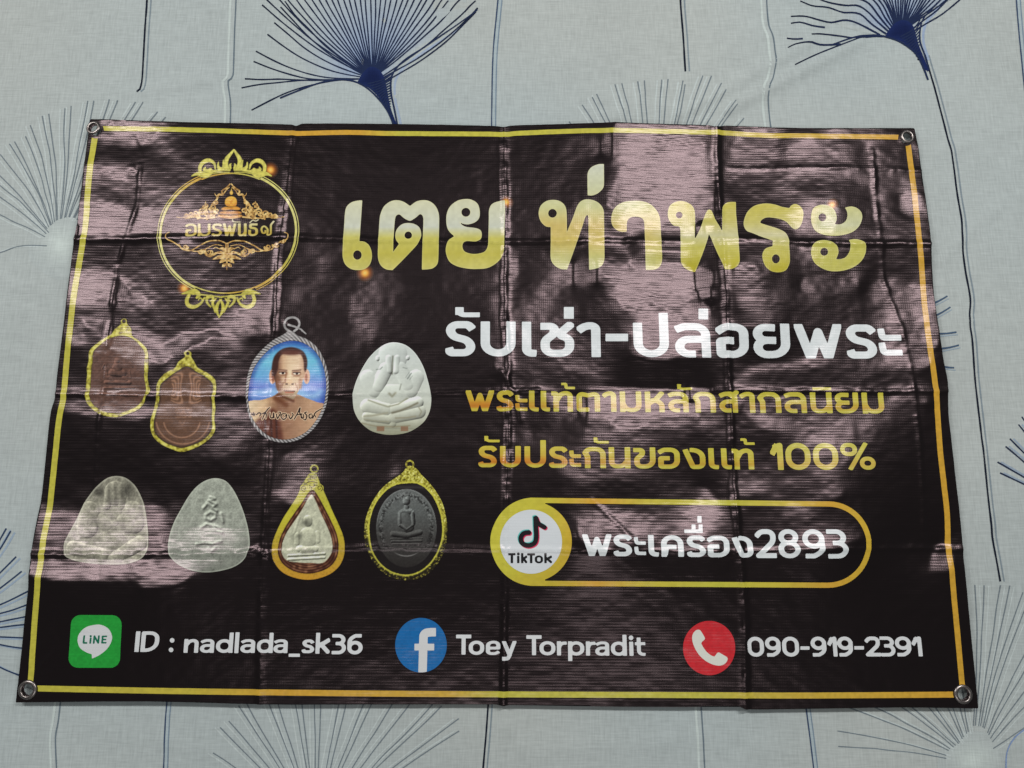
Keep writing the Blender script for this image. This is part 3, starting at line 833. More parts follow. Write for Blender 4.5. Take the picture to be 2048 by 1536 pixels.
# gold colours used all over the print
YEL, ORA, PAL = np.array([178, 172, 66]), np.array([192, 148, 52]), np.array([196, 196, 160])
def ramp(t, stops):
    xs_ = [s[0] for s in stops]; cs = np.array([s[1] for s in stops], float)
    return np.stack([np.interp(t, xs_, cs[:, k]) for k in range(3)], -1)

def path_shape(pts, w, cap='butt'): return Shape().stroke(smooth_pts(pts, 4, False), w, cap)

def grainy(c, px, py, s=5, a=.05):
    return c * (1 + a * vnoise(px / s, py / s, 77)[..., None])

bl = [(192, 262), (189, 280), (178, 359), (172, 440), (163, 500), (150, 579), (138, 678), (129, 773), (126, 802), (118, 842), (109, 927), (99, 1015), (87, 1079), (82, 1120), (73, 1199), (60, 1378)]
bt = [(192, 257), (342, 259), (575, 266), (592, 267), (697, 265), (771, 267), (993, 268.5), (1010, 269.5), (1030, 267), (1181, 261.5), (1297, 262), (1400, 264.5), (1435, 265), (1536, 271), (1700, 273), (1812, 275)]
br = [(1812, 276), (1816, 289), (1825, 359), (1833, 427), (1839, 490), (1842, 517), (1849, 610), (1861, 705), (1872, 780), (1875, 830), (1881, 910), (1893, 1015), (1895.5, 1060), (1897, 1098), (1905, 1165), (1926, 1390)]
bb_ = [(60, 1376.5), (342, 1382), (697, 1386.5), (992, 1388.6), (1347, 1390), (1600, 1391), (1922, 1389)]
border = Shape()
for pts, w in ((bl, 11.5), (bt, 9.5), (br, 11.0), (bb_, 12.0)): border.p += path_shape(pts, w).p
for gx_, gy_ in GROMMETS: border.cut_ell(gx_, gy_, 16)
def border_col(px, py, d):
    top = ramp(px, [(180, YEL), (450, YEL), (590, ORA), (720, ORA), (800, YEL), (1400, YEL), (1600, [186, 156, 60]), (1800, ORA)])
    bot = ramp(px, [(60, YEL), (380, [182, 166, 62]), (560, ORA), (900, [186, 152, 58]), (1000, YEL), (1400, YEL), (1600, [186, 158, 58]), (1900, ORA)])
    lef = np.tile(YEL, (len(px), 1)).astype(float)
    rig = np.tile([188, 146, 50], (len(px), 1)).astype(float)
    c = np.where((py < 285)[:, None], top, np.where((py > 1366)[:, None], bot, np.where((px < 1000)[:, None], lef, rig)))
    return ink(grainy(c, px, py))
printed('border_line', border, border_col, banner, .0003, .0011)

# ------------------------------------------------------------------ headline lettering (outlines in two enlarged views of the print)
def zz(pts, bx, by=310, k=5.12):
    return [((p[0] / k + bx, p[1] / k + by) + tuple(p[2:])) for p in pts]
HEAD = Shape()
def head(pts, bx, holes=()):
    HEAD.poly(smooth_pts(zz(pts, bx), 5))
    for h in holes: HEAD.cut_ell(h[0] / 5.12 + bx, h[1] / 5.12 + 310, h[2] / 5.12, (h[3] if len(h) > 3 else h[2]) / 5.12)
head([(280,465,0),(240,467),(170,485),(120,530),(103,590),(95,700),(85,850),(78,960),(80,1050),(105,1120),(160,1165),(230,1180),(300,1170),(355,1125),(378,1050),(372,980),(345,920),(300,890),(252,885,0),(262,720),(272,580)], 670, [(230,1025,43,48)])
head([(590,1180,0),(520,1170),(465,1125),(440,1050),(442,900),(455,680),(465,610),(500,530),(560,480),(630,463),(700,478),(768,522,0),(830,478),(900,463),(970,475),(1030,525),(1062,600),(1067,680),(1062,900),(1057,1080),(1040,1130),(990,1165),(890,1175,0),(893,1000),(905,660),(895,620),(870,607),(830,640),(780,672),(755,672),(710,650),(660,610),(625,625),(612,680),(600,850),(595,992,0),(655,912,0),(625,870),(618,810),(640,750),(690,708),(750,697),(815,708),(865,745),(883,810),(870,870),(840,920),(700,1070)], 670, [(750,822,38)])
head([(1740,470,0),(1690,470),(1610,500),(1578,560),(1575,650),(1570,850),(1565,930),(1530,990),(1450,1012),(1380,1008),(1325,985),(1305,940),(1315,900),(1350,885),(1440,890),(1490,865),(1503,815),(1490,770),(1440,748),(1340,735),(1300,715),(1280,688,0),(1310,705),(1370,710),(1440,685),(1478,640),(1482,570),(1460,500),(1400,460),(1330,452),(1250,470),(1180,525),(1145,600),(1140,690),(1160,770),(1220,832,0),(1160,880),(1135,950),(1140,1020),(1175,1095),(1250,1140),(1350,1163),(1450,1168),(1560,1158),(1650,1110),(1710,1040),(1730,960),(1735,800),(1742,600)], 670, [(1340,587,45)])
head([(757,92,0),(700,95),(630,125),(592,180),(588,260),(590,415,0),(640,415),(700,390),(745,345),(757,300)], 1060)
head([(380,1172,0),(310,1165),(245,1125),(212,1060),(212,900),(212,740,0),(160,730),(110,680),(88,600),(110,520),(170,472),(240,460),(310,475),(360,525),(375,600),(378,790,0),(440,640),(480,530),(520,475),(580,455),(650,465),(710,500),(750,560),(757,640),(762,1050),(745,1120),(700,1160),(605,1178,0),(600,900),(597,640),(585,615),(565,640),(540,720),(460,950)], 1060, [(230,598,44)])
head([(990,785,0),(930,785),(870,755),(835,700),(835,620),(870,540),(950,485),(1050,468),(1150,475),(1240,510),(1310,590),(1335,680),(1345,900),(1352,1080),(1330,1140),(1280,1172),(1185,1178,0),(1178,950),(1170,700),(1150,650),(1090,632),(1030,640),(995,680)], 1060)
head([(1695,1195,0),(1630,1180),(1570,1140),(1545,1080),(1542,900),(1535,740),(1470,720),(1420,660),(1412,580),(1440,510),(1510,475),(1580,475),(1650,510),(1685,570),(1692,720),(1690,860,0),(1740,760),(1790,620),(1815,570),(1835,558),(1860,570),(1900,660),(1965,790,0),(1965,600),(1975,530),(2010,490),(2060,480),(2108,482,0),(2110,600),(2120,700),(2135,880),(2145,1080),(2120,1140),(2060,1170),(1990,1175,0),(1960,1100),(1900,960),(1832,810,0),(1800,920),(1740,1080)], 1060, [(1528,615,34)])
head([(555,660),(590,580),(660,520),(760,497),(860,505),(940,530),(1015,545,0),(1040,515),(1080,503),(1130,530),(1160,590),(1150,680),(1120,740),(1080,760),(1040,740),(990,690),(930,660),(860,645),(790,640),(740,660),(718,690),(740,705),(820,730),(900,755),(970,790),(1005,840),(1015,920),(1022,1060),(1015,1120),(980,1180),(910,1202),(830,1190),(770,1140),(740,1060),(745,1000),(780,955),(845,935,0),(845,880,0),(760,850),(640,800),(580,775),(550,720)], 1380, [(878,1065,40,46)])
head([(1480,710,0),(1500,660),(1490,590),(1450,535),(1390,512),(1320,515),(1260,550),(1240,620),(1245,700),(1280,770),(1350,810),(1450,828),(1560,820),(1660,790),(1730,730),(1763,650),(1755,590),(1710,545),(1650,528),(1585,540,0),(1605,580),(1610,630),(1590,680),(1540,710)], 1380, [(1355,638,40)])
head([(1495,1068,0),(1520,1000),(1510,940),(1480,910),(1420,880),(1340,875),(1270,905),(1240,970),(1245,1040),(1280,1110),(1360,1165),(1450,1190),(1560,1185),(1670,1150),(1750,1090),(1795,1010),(1800,930),(1770,885),(1700,862),(1625,870,0),(1640,920),(1635,980),(1600,1040),(1550,1065)], 1380, [(1373,992,40)])
def head_col(px, py, d):
    t = (py - 400) / 142
    a = ramp(t, [(0, [198, 198, 166]), (.38, [190, 194, 178]), (.54, [186, 180, 92]), (.75, [178, 170, 72]), (1, [190, 184, 104])])
    b = ramp(t, [(-.5, [190, 194, 176]), (.1, [190, 190, 138]), (.36, [192, 172, 98]), (.6, [192, 174, 96]), (.8, [186, 182, 116]), (1, [190, 192, 142])])
    c = ramp(t, [(0, [184, 174, 74]), (.3, [184, 176, 98]), (.5, [192, 188, 146]), (.66, [182, 176, 88]), (1, [172, 162, 44])])
    e = ramp(t, [(0, [190, 188, 118]), (.35, [186, 188, 150]), (.62, [180, 176, 84]), (1, [180, 176, 86])])
    w1 = sm((px - 1030) / 20)[:, None]; w2 = sm((px - 1260) / 120)[:, None]; w3 = sm((px - 1610) / 40)[:, None]
    c_ = a * (1 - w1) + b * w1; c_ = c_ * (1 - w2) + c * w2; c_ = c_ * (1 - w3) + e * w3
    edge = sm((d + 2.2) / 1.6)[:, None] * .35
    c_ = c_ * (1 - edge) + np.array([206, 202, 150]) * edge
    return ink(grainy(c_, px, py, 6, .03))
printed('headline_lettering', HEAD, head_col, banner, .0003, .001)
# the printed sparkles behind some of the letters and on the logo ring: small glowing dots of orange ink
def sparkle(cx, cy, r, lift=.00045):
    def col(px, py, d):
        q = np.hypot(px - cx, py - cy) / r
        c = ramp(q, [(0, [240, 200, 110]), (.25, [222, 160, 66]), (.55, [120, 66, 26]), (1, [24, 17, 17])])
        return ink(c)
    printed('sparkle_print', Shape().ell(cx, cy, r), col, banner, lift, .001)
def sparkle_soft(cx, cy, r, lift=.0002):
    sparkle(cx, cy, r, lift)
sparkle_soft(730, 546, 19, .00018); sparkle_soft(1013, 405, 15, .00018); sparkle_soft(1664, 410, 15, .00018)
sparkle_soft(541, 340, 17, .00018); sparkle_soft(369, 577, 17, .00018)

# ------------------------------------------------------------------ plain lettering: strokes in a unit box (x, y up), square ends, rounded turns
G = {
 'ร': [[(.96,.93),(.86,1,.1),(0,1,9),(0,.60,9),(1,.42,9),(1,0,9),(0,.0,.2),(-.02,.06)]],
 'บ': [[(0,1),(0,0,.42),(1,0,.42),(1,1)]],
 'ป': [[(0,1),(0,0,.42),(1,0,.42),(1,1.36)]],
 'เ': [[(0,1),(0,0,.3),(1,0)]],
 'ช': [[(0,.97),(.40,.97,.22),(.36,.70,.14),(0,.46,.2),(0,0,9),(1,0,9),(1,.52,.18),(.62,.64,.08),(.70,.78,.08),(1.0,1.0)]],
 'ข': [[(0,.97),(.40,.97,.22),(.36,.70,.14),(.04,.46,.2),(.04,0,9),(1,0,9),(1,1)]],
 'า': [[(0,.90),(.3,1,.3),(1,1,.5),(1,0)]],
 'ล': [[(.02,.94),(.2,1,.2),(1,1,.45),(1,0)],[(1,.54),(0,.54,.4),(0,0,.25),(.42,0),]],
 'ส': [[(.02,.94),(.2,1,.2),(.9,1,.45),(.9,0)],[(.9,.54),(0,.54,.4),(0,0,.25),(.42,0)],[(.72,.86),(1.02,1.08)]],
 'อ': [[(0,.90),(.2,1,.2),(1,1,.5),(1,0,.5),(0,.0,.06),(0,.5,.04),(.38,.5)]],
 'ย': [[(.48,.98),(0,1,.28),(0,.53,.22),(.5,.52)],[(.4,.52),(0,.52,.22),(0,0,.38),(1,0,.38),(1,1)]],
 'พ': [['clip'],[(-.03,1.2),(.27,-.15),(.50,.84),(.73,-.15),(1.03,1.2)]],
 'ะ': [[(.0,1),(.06,.70,.1),(1,.70)],[(.0,.34),(.06,0,.1),(1,0)]],
 'ท': [[(-.08,.98),(.06,.98,.06),(.06,0)],[(.06,.5),(.4,1,.3),(1,1,.4),(1,0)]],
 'ต': [[(.40,0),(0,0,.08),(0,1,.42),(.5,.86,.12),(1,1,.42),(1,0)]],
 'ม': [[(0,1),(0,0)],[(0,.42),(.22,0,.3),(1,0,.36),(1,1)]],
 'น': [[(0,1),(0,0,.36),(.7,0,.3),(1,.34)],[(1,1),(1,0)]],
 'ก': [[(.1,0),(.1,.55,.06),(-.04,.78,.03),(.16,1,.25),(1,1,.42),(1,0)]],
 'ห': [[(0,1),(0,0)],[(0,.36),(.55,.62),(.98,1.0)],[(.42,.58),(1,.5,.3),(1,0)]],
 'ง': [[(.42,1),(1,1,.42),(1,0,.42),(.42,0,.06),(.04,.92)]],
 'ค': [[(0,0),(0,1,.45),(1,1,.45),(1,0)],[(.06,.1),(.12,.46,.12),(.58,.44)]],
 'ธ': [[(.95,1),(.12,1,.12),(.12,.70,.1),(1,.64,.2),(1,0,.35),(0,0,.2),(0,.42)]],
 '๙': [[(.35,.38),(.35,.2,.1),(.12,.2,.1),(.0,.55,.3),(.25,.8,.3),(.55,.5,.3),(.5,0,.1),(.78,.1,.2),(.78,.85,.2),(1.0,1.1)]],
 'mai_han': [[(0,1),(0,.15,.5),(1,.15)]],
 'mai_ek': [[(.5,1),(.5,0)]],
 'mai_tho': [[(0,.95),(.28,.95,.1),(.30,.12,.12),(1,.12)]],
 'bar': [[(0,.5),(1,.5)]],
 'I': [[(.5,1),(.5,0)]], 'l': [[(.5,1),(.5,0)]],
 'D': [[(0,0),(0,1),(1,1,.6),(1,0,.6),(0,0)]],
 'n': [[(0,1),(0,0)],[(0,.55),(.35,1,.3),(1,1,.42),(1,0)]],
 'a': [[(.06,.9),(.3,1,.3),(1,1,.42),(1,0)],[(1,.55),(0,.55,.28),(0,0,.28),(.8,0,.28),(1,.3)]],
 'd': [['ring',0,0,.98,1],[(1,1.62),(1,0)]],
 'p': [['ring',.02,0,1,1],[(0,1),(0,-.5)]],
 's': [[(.93,.9),(.8,1,.1),(.04,1,9),(.04,.58,9),(1,.44,9),(1,0,9),(0,.0,.2),(-.02,.08)]],
 'k': [[(0,1),(0,0)],[(.02,.30),(1,.66)],[(.34,.42),(1,0)]],
 'o': [['ring',0,0,1,1]], '0': [['ring',0,0,1,1]],
 'e': [[(.06,.48),(1,.48),(1,1,.42),(0,1,.42),(0,0,.42),(.7,0,.2),(.92,.1)]],
 'y': [['clip'],[(-.02,1.15),(.52,.24)],[(1.04,1.15),(.40,.0,.12),(.02,.0)]],
 'r': [[(0,1),(0,0)],[(0,.55),(.3,1,.3),(1,.97)]],
 'i': [[(.5,1),(.5,0)]],
 't': [[(.3,1),(.3,0,.3),(1,0)],[(0,.70),(1,.70)]],
 'T': [[(0,1),(1,1)],[(.5,1),(.5,0)]],
 'L': [[(0,1),(0,0),(1,0)]], 'N': [[(0,0),(0,1),(1,0),(1,1)]], 'E': [[(1,1),(0,1),(0,0),(1,0)],[(0,.5),(.85,.5)]],
 '1': [[(-.02,.70),(.42,.94)],[(1,0),(1,1),(.42,.94,.02)]],
 '2': [[(0,.86),(.2,1,.2),(1,1,.42),(1,.58,.3),(0,0.0),(1,0)]],
 '3': [[(0,1),(.9,1,.3),(.94,.54,.26),(.36,.54)],[(.36,.54),(1,.54,.28),(1,0,.32),(0,0)]],
 '6': [['ring',0,0,1,.60],[(.88,1),(.5,1,.1),(0,.8,.4),(0,.3)]],
 '9': [['ring',0,.40,1,1],[(.12,0),(.5,0,.1),(1,.2,.4),(1,.7)]],
 '8': [['ring',.06,.54,.94,1],['ring',0,0,1,.54]],
 '%': [['ring',0,.60,.42,1],['ring',.62,0,1.0,.40],[(.24,-.02),(.76,1.02)]],
 '-': [[(0,.5),(1,.5)]],
}
SHEAR = .000125
CONTRAST = {ch: 1.30 for ch in G}
CONTRAST.update({ch: 1.12 for ch in '0123689%-TLNEIl'}); CONTRAST['1'] = 1.0
CONTRAST.update({'a': 1.5, 'e': 1.5, 's': 1.42, '8': 1.2, '3': 1.2, '6': 1.16, '9': 1.16, 'พ': 1.0, 'k': 1.0, 'y': 1.0, 'bar': 1.0, 'mai_ek': 1.0, 'ะ': 1.2})
def glyph(shape, ch, x0, x1, yt, yb, t, shear=True, cap='square'):
    """ch fills the box x0..x1, yt (top) .. yb (baseline) in photo pixels; upright strokes are t wide, level ones thinner"""
    k = SHEAR * ((x0 + x1) / 2 - 1010) if shear else 0.0
    q = CONTRAST[ch]; t = t * .95
    ym = (yt + yb) / 2
    w = x1 - x0 - t; h = (yb - yt) * q - t
    # everything below is worked out in a frame without the shear and with y stretched by q
    def mp(u, v): return (x0 + t / 2 + u * w, yb * q - t / 2 - v * h)
    strokes = G[ch]
    clip = strokes[0][0] == 'clip'
    sub = Shape(); us, vs = [0, 1], [0, 1]
    for st in strokes[1:] if clip else strokes:
        if st[0] == 'ring':
            _, a, b, c, d = st
            p, r_ = mp(a, b), mp(c, d)
            rad = min(abs(r_[0] - p[0]), abs(p[1] - r_[1])) / 2
            P = round_pts([(p[0], p[1], rad * 1.15), (r_[0], p[1], rad * 1.15), (r_[0], r_[1], rad * 1.15), (p[0], r_[1], rad * 1.15)], 7, True)
            sub.stroke(P, t, 'round', True)
        else:
            P = round_pts([mp(p[0], p[1]) + ((p[2] * (yb - yt) * (1 + q) / 2,) if len(p) > 2 else ()) for p in st], 6)
            us += [p[0] for p in st]; vs += [p[1] for p in st]
            sub.stroke(P, t, cap)
    if clip: us = vs = [0, 1]
    lo, hi = mp(min(us), min(vs)), mp(max(us), max(vs))
    bx0, bx1, by0, by1 = lo[0] - t / 2, hi[0] + t / 2, hi[1] - t / 2, lo[1] + t / 2
    def fn(x, y):
        xs_ = x - k * (y - ym); ys_ = y * q
        D = sub(xs_, ys_)
        return np.maximum(D, np.maximum(np.maximum(bx0 - xs_, xs_ - bx1), np.maximum(by0 - ys_, ys_ - by1)))
    m = 5 + abs(k) * (yb - yt)
    shape.add((bx0 - m, by0 / q - 4, bx1 + m, by1 / q + 4), fn)
def word(shape, items, top, bot, t, **kw):
    """items: (glyph, x0, x1[, yt, yb, t]); top and bot are lines (a, b): y = a + b * (x - 1000)"""
    for it in items:
        xm = (it[1] + it[2]) / 2
        yt = it[3] if len(it) > 3 and it[3] is not None else top[0] + top[1] * (xm - 1000)
        yb = it[4] if len(it) > 4 and it[4] is not None else bot[0] + bot[1] * (xm - 1000)
        glyph(shape, it[0], it[1], it[2], yt, yb, it[5] if len(it) > 5 else t, **kw)

WHITE = [206, 212, 213]
def white_col(px, py, d): return ink(grainy(np.tile(WHITE, (len(px), 1)).astype(float), px, py, 4, .02))

s1 = Shape()
word(s1, [('ร',891.7,950.8),('mai_han',910.5,959.7,614.5,636.3,13),('บ',961.3,1031.2),('เ',1044,1073.3),('ช',1081,1148.3),('า',1153.7,1201),('ป',1266.7,1337.5),
          ('ล',1349.4,1420.9),('อ',1431.9,1497),('ย',1506,1580),('พ',1589.6,1684.5),('ร',1692.7,1753)], (643.0,.0083), (713.2,.0058), 19.5)
word(s1, [('ะ',1757,1803,657,711,14.5)], None, None, 15)
s1.rect(910.5, 614.5, 927.5, 630).rect(1127.7, 614, 1147.6, 637.5).rect(1397, 617, 1416.6, 638.7).rect(1211, 667.5, 1256, 682.5)
printed('service_lettering', s1, white_col, banner, .0003, .001)

GOLD_STOPS = [(-.5, [186, 178, 68]), (.0, [184, 176, 64]), (.42, [182, 170, 64]), (.64, [182, 156, 52]), (.78, [176, 144, 48]), (.88, [182, 172, 66]), (1.0, [176, 170, 66])]
ORANGE_STOPS = [(-.5, [188, 178, 66]), (.0, [186, 172, 60]), (.42, [186, 158, 54]), (.62, [184, 124, 38]), (.78, [176, 112, 34]), (.88, [184, 166, 58]), (1.0, [178, 168, 62])]
def gold_mix(t, px, x0, x1):
    w = sm((x1 - px) / (x1 - x0))[:, None]
    return ramp(t, GOLD_STOPS) * (1 - w) + ramp(t, ORANGE_STOPS) * w
s2 = Shape()
word(s2, [('พ',931.5,988),('ร',993.5,1027),('ะ',1030.5,1055,790,822,9),('เ',1058,1077.5),('เ',1081.5,1100),('ท',1105,1146),('mai_tho',1122.6,1150,765,779.5,6.8),('ต',1153,1200),('า',1204.6,1232.7),('ม',1239.7,1283),
          ('ห',1290,1329),('ล',1336,1377),('mai_han',1354.5,1384.5,768,781,6.8),('ก',1386.5,1431.4),('ส',1438.4,1478),('า',1479.5,1510),('ก',1516,1562),('ล',1568.5,1613),('น',1620.8,1664),('ย',1670,1717),('ม',1724,1768)], (781.3,.0055), (822.6,.0062), 11.6)
s2.rect(1624.5, 774.6, 1662, 780.6).rect(1355, 768, 1362.5, 778)
def gold2(px, py, d):
    t = (py - (781.3 + .0055 * (px - 1000))) / 41.5
    return ink(grainy(gold_mix(t, px, 980, 1120), px, py, 5, .03))
printed('promise_lettering', s2, gold2, banner, .0003, .0009)
s3 = Shape()
word(s3, [('ร',957.3,993.7),('mai_han',968.6,999.5,872,885.8,7),('บ',1000,1041.7),('ป',1049,1092),('ร',1098.4,1135),('ะ',1138.5,1162,901,933.5,9.5),('ก',1166,1211.6),('mai_han',1187,1217.5,874.7,888.3,7),('น',1217.5,1260.8),('ข',1266.7,1311),
          ('อ',1316,1359.8),('ง',1365.3,1410.8),('เ',1416.9,1437.3),('เ',1442.6,1462.5),('ท',1466,1507.6),('mai_tho',1481,1509,876,891,7)], (891.8,.0105), (934.8,.0085), 11.8)
word(s3, [('1',1541,1566),('0',1570.8,1621),('0',1626,1676),('%',1681,1750,886,939.5,9.5)], (885.3,.0008), (939.7,.0004), 12.2)
s3.rect(969, 872, 976.5, 882).rect(1187.5, 874.7, 1195, 885)
def gold3(px, py, d):
    t = (py - (891.5 + .0105 * (px - 1000))) / 43
    c = gold_mix(t, px, 1020, 1330)
    w = sm((px - 1525) / 20)[:, None]
    return ink(grainy(c * (1 - w) + ramp((py - 885) / 55, [(0, [184, 178, 74]), (.5, [188, 176, 80]), (.8, [186, 160, 70]), (1, [182, 174, 76])]) * w, px, py, 5, .03))
printed('guarantee_lettering', s3, gold3, banner, .0003, .0009)

# ------------------------------------------------------------------ the long pill with the round badge and the shop's account
pill = Shape().stroke(round_pts([(1060, 1000.5), (1738, 1009, 82), (1736, 1171, 82), (1060, 1166.5)], 14), 10.4, 'butt')
pill.add((975, 990, 1091, 1178), lambda x, y: np.maximum(sd_ell(x, y, 1066, 1083.5, 84.5, 88), x - 1090))
pill.ell(1062, 1083.2, 81.5, 80.5)
def pill_col(px, py, d):
    c = ramp(px, [(980, [186, 180, 62]), (1060, [184, 176, 60]), (1100, [184, 172, 58]), (1190, [196, 150, 54]), (1290, [186, 172, 62]), (1440, [178, 176, 64]), (1560, [184, 168, 60]), (1660, [192, 150, 54]), (1740, [188, 158, 52])])
    q = sm(((px - 1100) * .8 + (py - 1060) * .9) / 60) * (px < 1150)
    c = c * (1 - .4 * q[:, None]) + np.array([176, 146, 40]) * .4 * q[:, None]
    return ink(grainy(c, px, py, 6, .03))
printed('pill_outline', pill, pill_col, banner, .0003, .001)
badge = printed('badge_disc', Shape().ell(1062, 1083.5, 62, 64), [198, 203, 206], banner, .0005, .001)
def note(dx, dy):
    s = Shape()
    s.stroke(smooth_pts([(1060 + dx, 1065 + dy), (1048 + dx, 1066.5 + dy), (1041.5 + dx, 1076 + dy), (1045 + dx, 1087 + dy), (1057 + dx, 1091 + dy), (1069 + dx, 1086 + dy), (1072.5 + dx, 1074 + dy), (1071.5 + dx, 1052 + dy), (1071 + dx, 1033 + dy)], 4, False), 9.4, 'butt')
    s.taper(smooth_pts([(1072 + dx, 1036 + dy), (1077 + dx, 1047 + dy), (1089 + dx, 1054.5 + dy)], 5, False), 9, 9)
    return s
printed('music_note', note(-1.8, -1.6), [92, 178, 172], badge, .0006, .0009)
printed('music_note', note(1.8, 1.8), [196, 46, 84], badge, .0007, .0009)
printed('music_note', note(0, 0), [26, 22, 26], badge, .0008, .0009)
s = Shape()
yt, yb = 1106.2, 1126.3
word(s, [('T',1016.5,1031,yt,yb,5.2),('i',1034,1039,1111.8,yb,5),('k',1042,1054.5,yt,yb,5),('T',1054.5,1070,yt+.3,yb,5.2),('o',1069.5,1086,1110.8,yb+.4,5),('k',1088.5,1104,yt,yb,5)], None, None, 5)
s.ell(1036.6, 1107.8, 2.9)
printed('badge_lettering', s, [22, 24, 26], badge, .0007, .0007)
s = Shape()
word(s, [('พ',1164.6,1223),('ร',1227,1263.5),('ะ',1268,1291.5,1074,1110,8.5),('เ',1296.4,1317),('ค',1322,1367),('ร',1373.6,1410.5),('อ',1414,1459),('ง',1464,1506)], (1066.2,.0118), (1109.9,.0105), 12)
word(s, [('2',1510.5,1552),('8',1555.5,1599.3),('9',1605,1649),('3',1654,1695)], (1057.0,.0025), (1112.6,.0065), 11.5)
s.rect(1368.5, 1059, 1405.3, 1066).rect(1383, 1049, 1391, 1064).rect(1397, 1049, 1405, 1064).rect(1394.5, 1032, 1403, 1045.5)
printed('account_lettering', s, white_col, banner, .0003, .0009)

# ------------------------------------------------------------------ the three contact lines along the bottom
GREEN = [34, 146, 54]
sh = round_pts([(143.5, 1229.8, 19), (244.5, 1230.3, 19), (239.5, 1335.5, 19), (136, 1335.5, 19)], 7, True)
chat = printed('chat_icon', Shape().poly(sh), lambda px, py, d: ink(grainy(np.tile(GREEN, (len(px), 1)).astype(float), px, py, 4, .05)), banner, .0003, .001)
bub = Shape().poly(smooth_pts([(195, 1249), (173, 1254), (159, 1267), (155.5, 1281), (160, 1295), (172, 1304), (184, 1308.5, 0), (184.3, 1317.3, 0), (200, 1309.5), (215, 1297), (223, 1283), (224.5, 1271), (218, 1258), (207, 1251)], 5))
printed('speech_bubble', bub, [200, 202, 203], chat, .0005, .001)
s = Shape(); yt, yb = 1270.6, 1287.2
word(s, [('L',166.5,176,yt,yb,3.8),('i',179.5,183.6,1275.5,yb,3.8),('N',187,199.5,yt,yb,3.7),('E',203.5,214,yt+.4,yb-.4,3.6)], None, None, 3.6)
s.ell(182, 1272.2, 2.2)
printed('icon_lettering', s, [20, 104, 78], chat, .0007, .0007)

s = Shape()
word(s, [('I',268.8,281.2),('D',282.3,318.6)], (1263.5,.0012), (1304.6,.0012), 9.2)
s.ell(344.5, 1280.6, 4.7).ell(342.4, 1299.6, 4.7)
word(s, [('n',368.2,397.3),('a',400.4,428.6),('d',432,466),('a',481,510.3),('d',514,546),('a',547,575.5),('s',604,628.8),], (1280.2,.0036), (1307.6,.0035), 8.6)
word(s, [('l',467.6,480.4,1264.5,1306.2),('k',631.6,660.2,1265.5,1307.3),('3',664,692.4,1268,1308.5),('6',695,725.6,1268,1308.8)], None, None, 8.6)
s.rect(577.5, 1307.2, 600, 1313.6)
printed('contact_lettering', s, [203, 206, 207], banner, .0003, .0009)

blue = printed('social_icon', Shape().ell(842, 1290.3, 51.6, 54.6), lambda px, py, d: ink(grainy(np.tile([18, 96, 156], (len(px), 1)).astype(float), px, py, 4, .05)), banner, .0003, .001)
f = Shape().stroke(round_pts([(872, 1264.3), (862, 1264.3, 4), (847.3, 1266, 22), (845.0, 1350)], 8), 17.0, 'butt').rect(829, 1287.3, 868.5, 1300.8)
fin = lambda x, y: np.maximum(f(x, y), sd_ell(x, y, 842, 1290.3, 51.2, 54.3))
f2 = Shape().add((826, 1250, 876, 1350), fin)
printed('icon_lettering', f2, [198, 200, 200], blue, .0005, .0009)
s = Shape()
word(s, [('T',912,942.4,1269.2,1309.2),('o',937.5,968.4),('e',971.8,1000.8),('T',1052.7,1083.2,1270.3,1310.3),('o',1079,1110.8),('r',1113.8,1133.6),('p',1136,1168.5),('r',1171.8,1191),('a',1190.3,1218.4),('d',1221.8,1253.6),('i',1257.8,1267.4)], (1281.6,.0062), (1310.0,.0062), 8.6)
word(s, [('y',1003.8,1033,1282,1321),('t',1269.8,1290.6,1275,1311.6)], None, None, 8.2)
s.ell(1262, 1275.6, 4.7)
printed('contact_lettering', s, [203, 206, 207], banner, .0003, .0009)

red = printed('phone_icon', Shape().ell(1418.3, 1296, 52.3, 54.3), lambda px, py, d: ink(grainy(np.tile([186, 36, 44], (len(px), 1)).astype(float), px, py, 4, .05)), banner, .0003, .001)
zp = lambda pts: [((p[0] / 7.877 + 1350, p[1] / 7.877 + 1220) + tuple(p[2:])) for p in pts]
hs = Shape().poly(smooth_pts(zp([(395, 318), (345, 312), (300, 345), (272, 400), (270, 470), (290, 550), (330, 635), (390, 720), (460, 785), (540, 835), (630, 868), (705, 875), (770, 855), (815, 810), (828, 765), (815, 740), (750, 700), (690, 665, 0), (665, 675), (620, 735, 0), (560, 710), (490, 650), (440, 580), (410, 525, 0), (425, 500), (465, 462), (468, 435)]), 5))
printed('handset_mark', hs, [204, 206, 196], red, .0005, .0009)
s = Shape()
word(s, [('0',1494.8,1527.8),('9',1530.2,1561.2),('0',1564.2,1597.8),('9',1621.4,1652.5),('1',1655.2,1673.8),('9',1674.6,1705.6),('2',1730,1760),('3',1760.2,1790.2),('9',1790.2,1822.2),('1',1823.7,1843.4)], (1274.6,-.0022), (1314.5,-.0022), 8.6)
s.rect(1600.7, 1292.6, 1619, 1299.4).rect(1708.5, 1292.2, 1727.8, 1299)
printed('contact_lettering', s, [203, 206, 207], banner, .0003, .0009)

